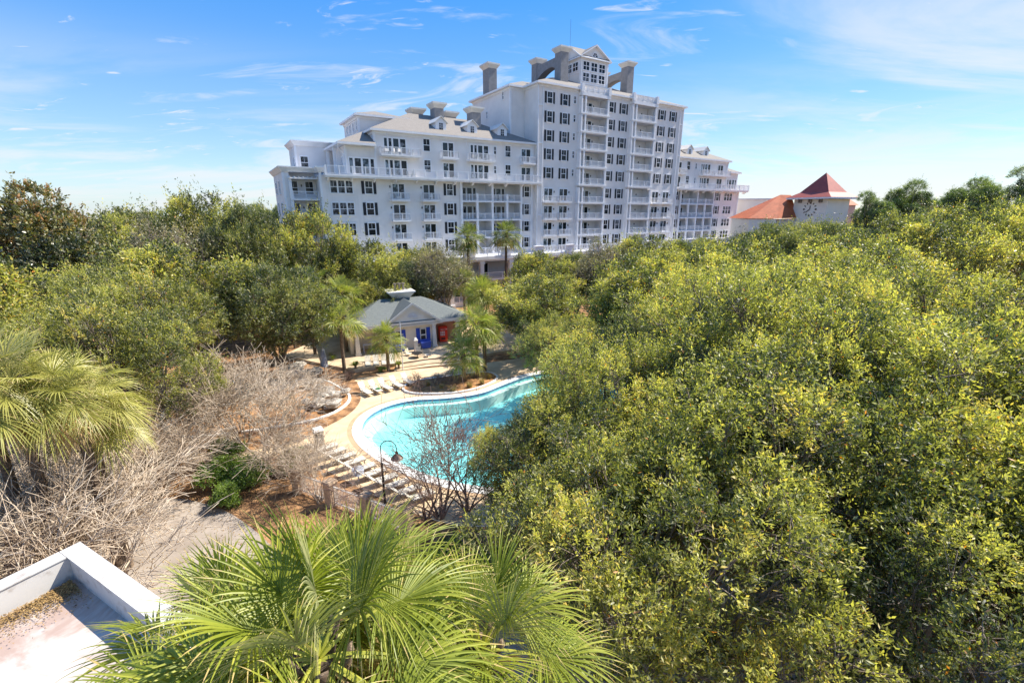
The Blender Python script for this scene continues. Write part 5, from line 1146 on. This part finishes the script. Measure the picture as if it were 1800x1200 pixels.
# ------------------------------------------------------------------ trees
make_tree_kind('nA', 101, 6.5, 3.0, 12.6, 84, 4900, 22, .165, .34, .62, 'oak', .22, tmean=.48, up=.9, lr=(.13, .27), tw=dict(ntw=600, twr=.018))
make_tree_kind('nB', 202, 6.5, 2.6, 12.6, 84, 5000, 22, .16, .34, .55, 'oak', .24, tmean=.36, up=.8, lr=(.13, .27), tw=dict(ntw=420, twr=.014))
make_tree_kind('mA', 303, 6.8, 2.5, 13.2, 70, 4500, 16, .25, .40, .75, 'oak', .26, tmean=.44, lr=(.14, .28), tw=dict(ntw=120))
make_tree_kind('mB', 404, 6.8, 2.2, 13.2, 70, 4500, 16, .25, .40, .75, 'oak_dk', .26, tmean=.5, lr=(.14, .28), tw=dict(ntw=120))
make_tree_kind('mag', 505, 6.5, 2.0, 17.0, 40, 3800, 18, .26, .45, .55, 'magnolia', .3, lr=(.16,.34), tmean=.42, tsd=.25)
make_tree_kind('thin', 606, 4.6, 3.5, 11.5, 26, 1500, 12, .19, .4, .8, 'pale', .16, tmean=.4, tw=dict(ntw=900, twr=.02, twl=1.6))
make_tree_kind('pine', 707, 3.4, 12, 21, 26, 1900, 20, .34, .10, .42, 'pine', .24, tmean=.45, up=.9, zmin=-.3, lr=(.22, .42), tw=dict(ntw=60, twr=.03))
G5 = 'large oaks on the right'; G6 = 'oaks and magnolias on the left'; G7 = 'trees in front of the hotel'; G8 = 'dark oaks towards the clock tower'; G9 = 'pines on the right horizon'
for i, (k, x, y, s, l) in enumerate((('a', 13.9, 13.6, 1.2, 'leafless tan shrub under the oaks near the lower right corner'), ('b', 17.0, 18.0, 1.3, 'leafless tan shrub showing between the oaks at the right edge'), ('b', 19.5, 14.0, 1.3, 'leafless tan shrub cut by the right edge'))): put_bare(k, x, y, i * 2.1, s, l, 'leafless shrubs under the right-hand oaks')
TR = [
 ('mA', -17.2, 57.5, 2.4, .55, .62, 'small green oak overhanging the left back of the pool house roof', G7),
 ('mA', 92.0, 88.0, 4.4, 1.2, 1.34, 'green oak between the skyline pines at the far right', G8),
 ('mA', 74.0, 92.0, 3.4, 1.1, 1.30, 'green oak behind the pines right of the clock tower', G8),
 ('mA', 5.0, 60.0, 1.1, .75, .66, 'light green oak at the right end of the pool house terrace', G5),
 ('nA', 4.3, 38.0, 5.6, .66, .62, 'feathery oak overhanging the far right edge of the pool', G5),
 ('mA', -12.5, 69.0, 3.1, .8, .84, 'light green tree right behind the pool house roof', G7),
 ('nA', 4.7, 11.4, 5.0, .84, .80, 'lower oak in front of the nearest big one, over the shaded patio', G5),
 ('nB', 12.6, 9.2, 2.2, .75, .76, 'oak at the bottom edge right of centre', G5),
 ('nA', 17.5, 9.5, 3.6, .90, .90, 'oak cut by the bottom right corner', G5),
 ('nB', 13.8, 18.2, 2.9, .85, .96, 'oak between the nearest big one and the yellow-green one behind', G5),
 ('nB', 24.5, 18.5, .9, 1.0, 1.0, 'oak at the right edge, first row', G5),
 ('nB', 3.2, 17.6, 1.9, .72, .70, 'small oak at the left flank of the right-hand trees', G5),
 ('nA', 0.7, 19.6, 4.4, .46, .54, 'slender young oak whose twigs overhang the pool rim', G5),
 # key x y rz s sz label group
 ('nB', 9.9, 15.8, .4, 1.0, 0.93, 'nearest big oak at lower right, its trunk showing over the shaded paving', G5),
 ('nA', 18.5, 15.5, 2.0, 1.1, 1.02, 'big oak filling the lower right corner', G5),
 ('nA', 5.0, 21.8, 3.3, .80, .84, 'oak overhanging the right part of the pool', G5),
 ('nA', 13.5, 23.5, 1.2, 1.08, 1.10, 'tall yellow-green oak in the middle of the right-hand trees', G5),
 ('nB', 22.5, 25.0, 5.0, 1.12, 1.08, 'yellow-green oak at the right edge, second row', G5),
 ('nB', 11.2, 31.0, 2.6, .9, .84, 'oak behind the pool, right of the three palms', G5),
 ('nA', 17.0, 32.5, 4.1, 1.15, 1.06, 'yellow-green oak in the third row on the right', G5),
 ('nB', 27.5, 34.5, .9, 1.2, 1.10, 'oak near the right edge, third row', G5),
 ('mA', 12.5, 41.0, .7, .95, .86, 'oak right of the pool house lawn', G5),
 ('mA', 21.0, 43.0, 1.9, 1.05, 1.0, 'oak in the fourth row on the right', G5),
 ('mA', 33.0, 45.0, 3.9, 1.1, 1.04, 'broad oak in the fourth row near the right edge', G5),
 ('mA', 2.2, 50.0, 5.1, .85, .70, 'oak just right of the pool house', G5),
 ('mA', 15.0, 53.0, 2.9, 1.0, .90, 'oak in the fifth row right of centre', G5),
 ('mA', 27.0, 56.0, 4.7, 1.05, 1.0, 'oak in the fifth row on the right', G5),
 ('mA', 40.0, 56.0, .1, 1.1, 1.05, 'oak in the fifth row near the right edge', G5),
 # left
 ('nB', -23.0, 25.6, 1.1, .86, .98, 'big spreading oak with visible forked trunk left of the bare shrubs', G6),
 ('nB', -27.5, 31.5, 2.0, 1.0, 1.04, 'yellow-green oak behind the yellow palms', G6),
 ('mA', -35.0, 29.0, 4.0, 1.0, 1.05, 'oak cut by the left edge behind the yellow palms', G6),
 ('mag', -42.5, 40.5, .5, 1.1, 1.12, 'large brownish-leaved magnolia standing highest at the left edge', G6),
 ('mag', -50.0, 44.0, 2.5, 1.1, 1.03, 'magnolia cut by the left edge', G6),
 ('mA', -30.5, 41.0, 3.0, 1.05, 1.05, 'oak in the second row on the left', G6),
 ('mB', -23.0, 43.5, 5.0, .85, .90, 'dark oak behind the small blue pool', G6),
 ('thin', -38.0, 52.0, 1.0, 1.3, 1.38, 'sparse pale tree right of the magnolia top', G6),
 ('mA', -38.0, 60.0, 2.2, 1.0, 1.42, 'yellow-green oak on the left skyline', G6),
 ('mB', -31.5, 57.0, 4.2, .9, 1.34, 'dark green oak on the left skyline', G6),
 ('mA', -26.0, 61.0, .6, .95, 1.27, 'oak against the left end of the hotel', G6),
 ('mA', -48.0, 58.0, .2, 1.1, 1.27, 'oak behind the magnolia', G6),
 ('mA', -60.0, 60.0, 3.2, 1.1, 1.2, 'oak far behind the left-edge magnolia', G6),
 # before the hotel
 ('mA', -19.5, 63.0, 1.6, .95, .96, 'yellow-green oak before the triple windows of the hotel', G7),
 ('mB', -15.5, 63.0, 3.6, .8, .80, 'dark oak behind the pool house chimney', G7),
 ('thin', -9.6, 64.0, 2.2, 1.1, 1.05, 'sparse grey tree with visible pale limbs behind the pool house', G7),
 ('mA', -15.5, 70.0, 5.6, .9, .82, 'small oak in front of the hotel podium, left of the tall palms', G7),
 ('mA', -4.4, 69.5, 2.9, .42, .52, 'small oak between the two tall palms', G7),
 ('mA', 4.2, 70.0, 2.2, .85, .80, 'oak right of the tall palms before the hotel', G7),
 ('mB', 10.5, 72.0, 4.2, .9, .78, 'dark oak before the hotel tower', G7),
 ('thin', 13.5, 66.0, .2, 1.1, 1.10, 'sparse pale-topped tree in front of the tower base', G7),
 ('mA', 20.0, 68.0, 1.2, 1.0, .98, 'yellow-green oak in front of the tower base', G7),
 ('mB', 26.0, 70.0, 3.2, 1.0, .95, 'dark oak before the right end of the tower', G7),
 ('mA', 33.0, 82.0, 5.2, 1.0, .90, 'oak before the right wing terrace', G7),
 # right back
 ('mB', 40.0, 72.0, 1.5, 1.05, 1.08, 'dark oak below the clock tower, left one', G8),
 ('mB', 47.0, 86.0, 2.5, 1.05, 1.12, 'dark oak between hotel and orange roof', G8),
 ('mB', 48.0, 70.0, 3.5, 1.15, 1.14, 'dark oak below the clock tower, right one', G8),
 ('mB', 55.0, 84.0, 4.5, 1.1, 1.14, 'dark oak right below the clock face', G8),
 ('mB', 58.0, 68.0, 5.5, 1.2, 1.27, 'dark oak right of the clock tower', G8),
 ('mA', 68.0, 70.0, .5, 1.25, 1.32, 'green oak under the round-topped pines', G8),
 ('mA', 52.0, 56.0, 1.0, 1.1, 1.18, 'yellow-green oak near the right edge below the pines', G8),
 ('mA', 64.0, 60.0, 2.1, 1.1, 1.24, 'yellow-green oak at the right edge below the pines', G8),
 ('mA', 79.0, 76.0, 2.5, 1.2, 1.36, 'green oak at the right edge under the skyline pines', G8),
]
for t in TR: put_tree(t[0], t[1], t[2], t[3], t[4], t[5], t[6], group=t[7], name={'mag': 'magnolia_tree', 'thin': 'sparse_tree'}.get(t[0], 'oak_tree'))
for i, (x, y, s, sz, l) in enumerate(((60, 80, 1.0, .93, 'leaning pine directly in front of the clock tower'), (68.0, 82, 1.2, 1.02, 'broad pine just right of the clock tower'), (75, 90, .9, .92, 'pine behind the broad pine right of the clock tower'), (80.0, 84, 1.35, 1.05, 'round-topped pine left of the tallest one'), (92.0, 86, 1.6, 1.15, 'tallest round-topped pine on the right horizon'), (86, 80, .9, .88, 'small pine between the two round-topped ones'), (98, 84, 1.5, 1.06, 'pine right of the tallest one'), (103, 82, 1.6, 1.13, 'pine cut by the right edge'), (92, 70, 1.2, .86, 'low pine near the right edge'), (84, 66, 1.1, .82, 'low pine in front of the tallest one'),
        (110, 92, 1.5, 1.08, 'tall pine at the far right corner of the skyline'), (71, 86, 1.0, .92, 'pine between the broad pine and the clock tower'), (88, 92, 1.3, 1.02, 'pine behind the round-topped ones'), (-42, 92, 1.1, .92, 'round-topped pine on the left skyline'), (-36, 90, 1.2, .88, 'pine beside the left end of the hotel'), (-47, 90, 1.2, .84, 'pine on the left skyline behind the oaks'), (-33.5, 84, 1.1, .85, 'low pine touching the left end of the hotel'))):
    put_tree('pine', x, y, i * 1.3, s, sz, l, 'pine_tree', 'pine', 'pines on the skyline')
# far woods: one mass
rg = np.random.default_rng(77); lob = []
for k in range(560):
    x = rg.uniform(-420, 420); y = rg.uniform(135, 330); r = rg.uniform(4, 8); lob.append((x, y, rg.uniform(5, 10.5) , r))
for k in range(120): lob.append((rg.uniform(80, 190), rg.uniform(70, 135), rg.uniform(5, 10), rg.uniform(4, 6)))
for k in range(110): lob.append((rg.uniform(-190, -62), rg.uniform(55, 135), rg.uniform(5, 11), rg.uniform(4, 6)))
cm, _, _ = crown_mesh('far_woods', 78, lob, 26000, 9, .8, .6, 1.6, 'oak_dk', tmean=.5)
o = link_mesh('far_woods', cm); tag(o, 'distant belt of mixed woodland along the horizon', 'woods', None, 'stuff')
print('objects', len(bpy.data.objects))
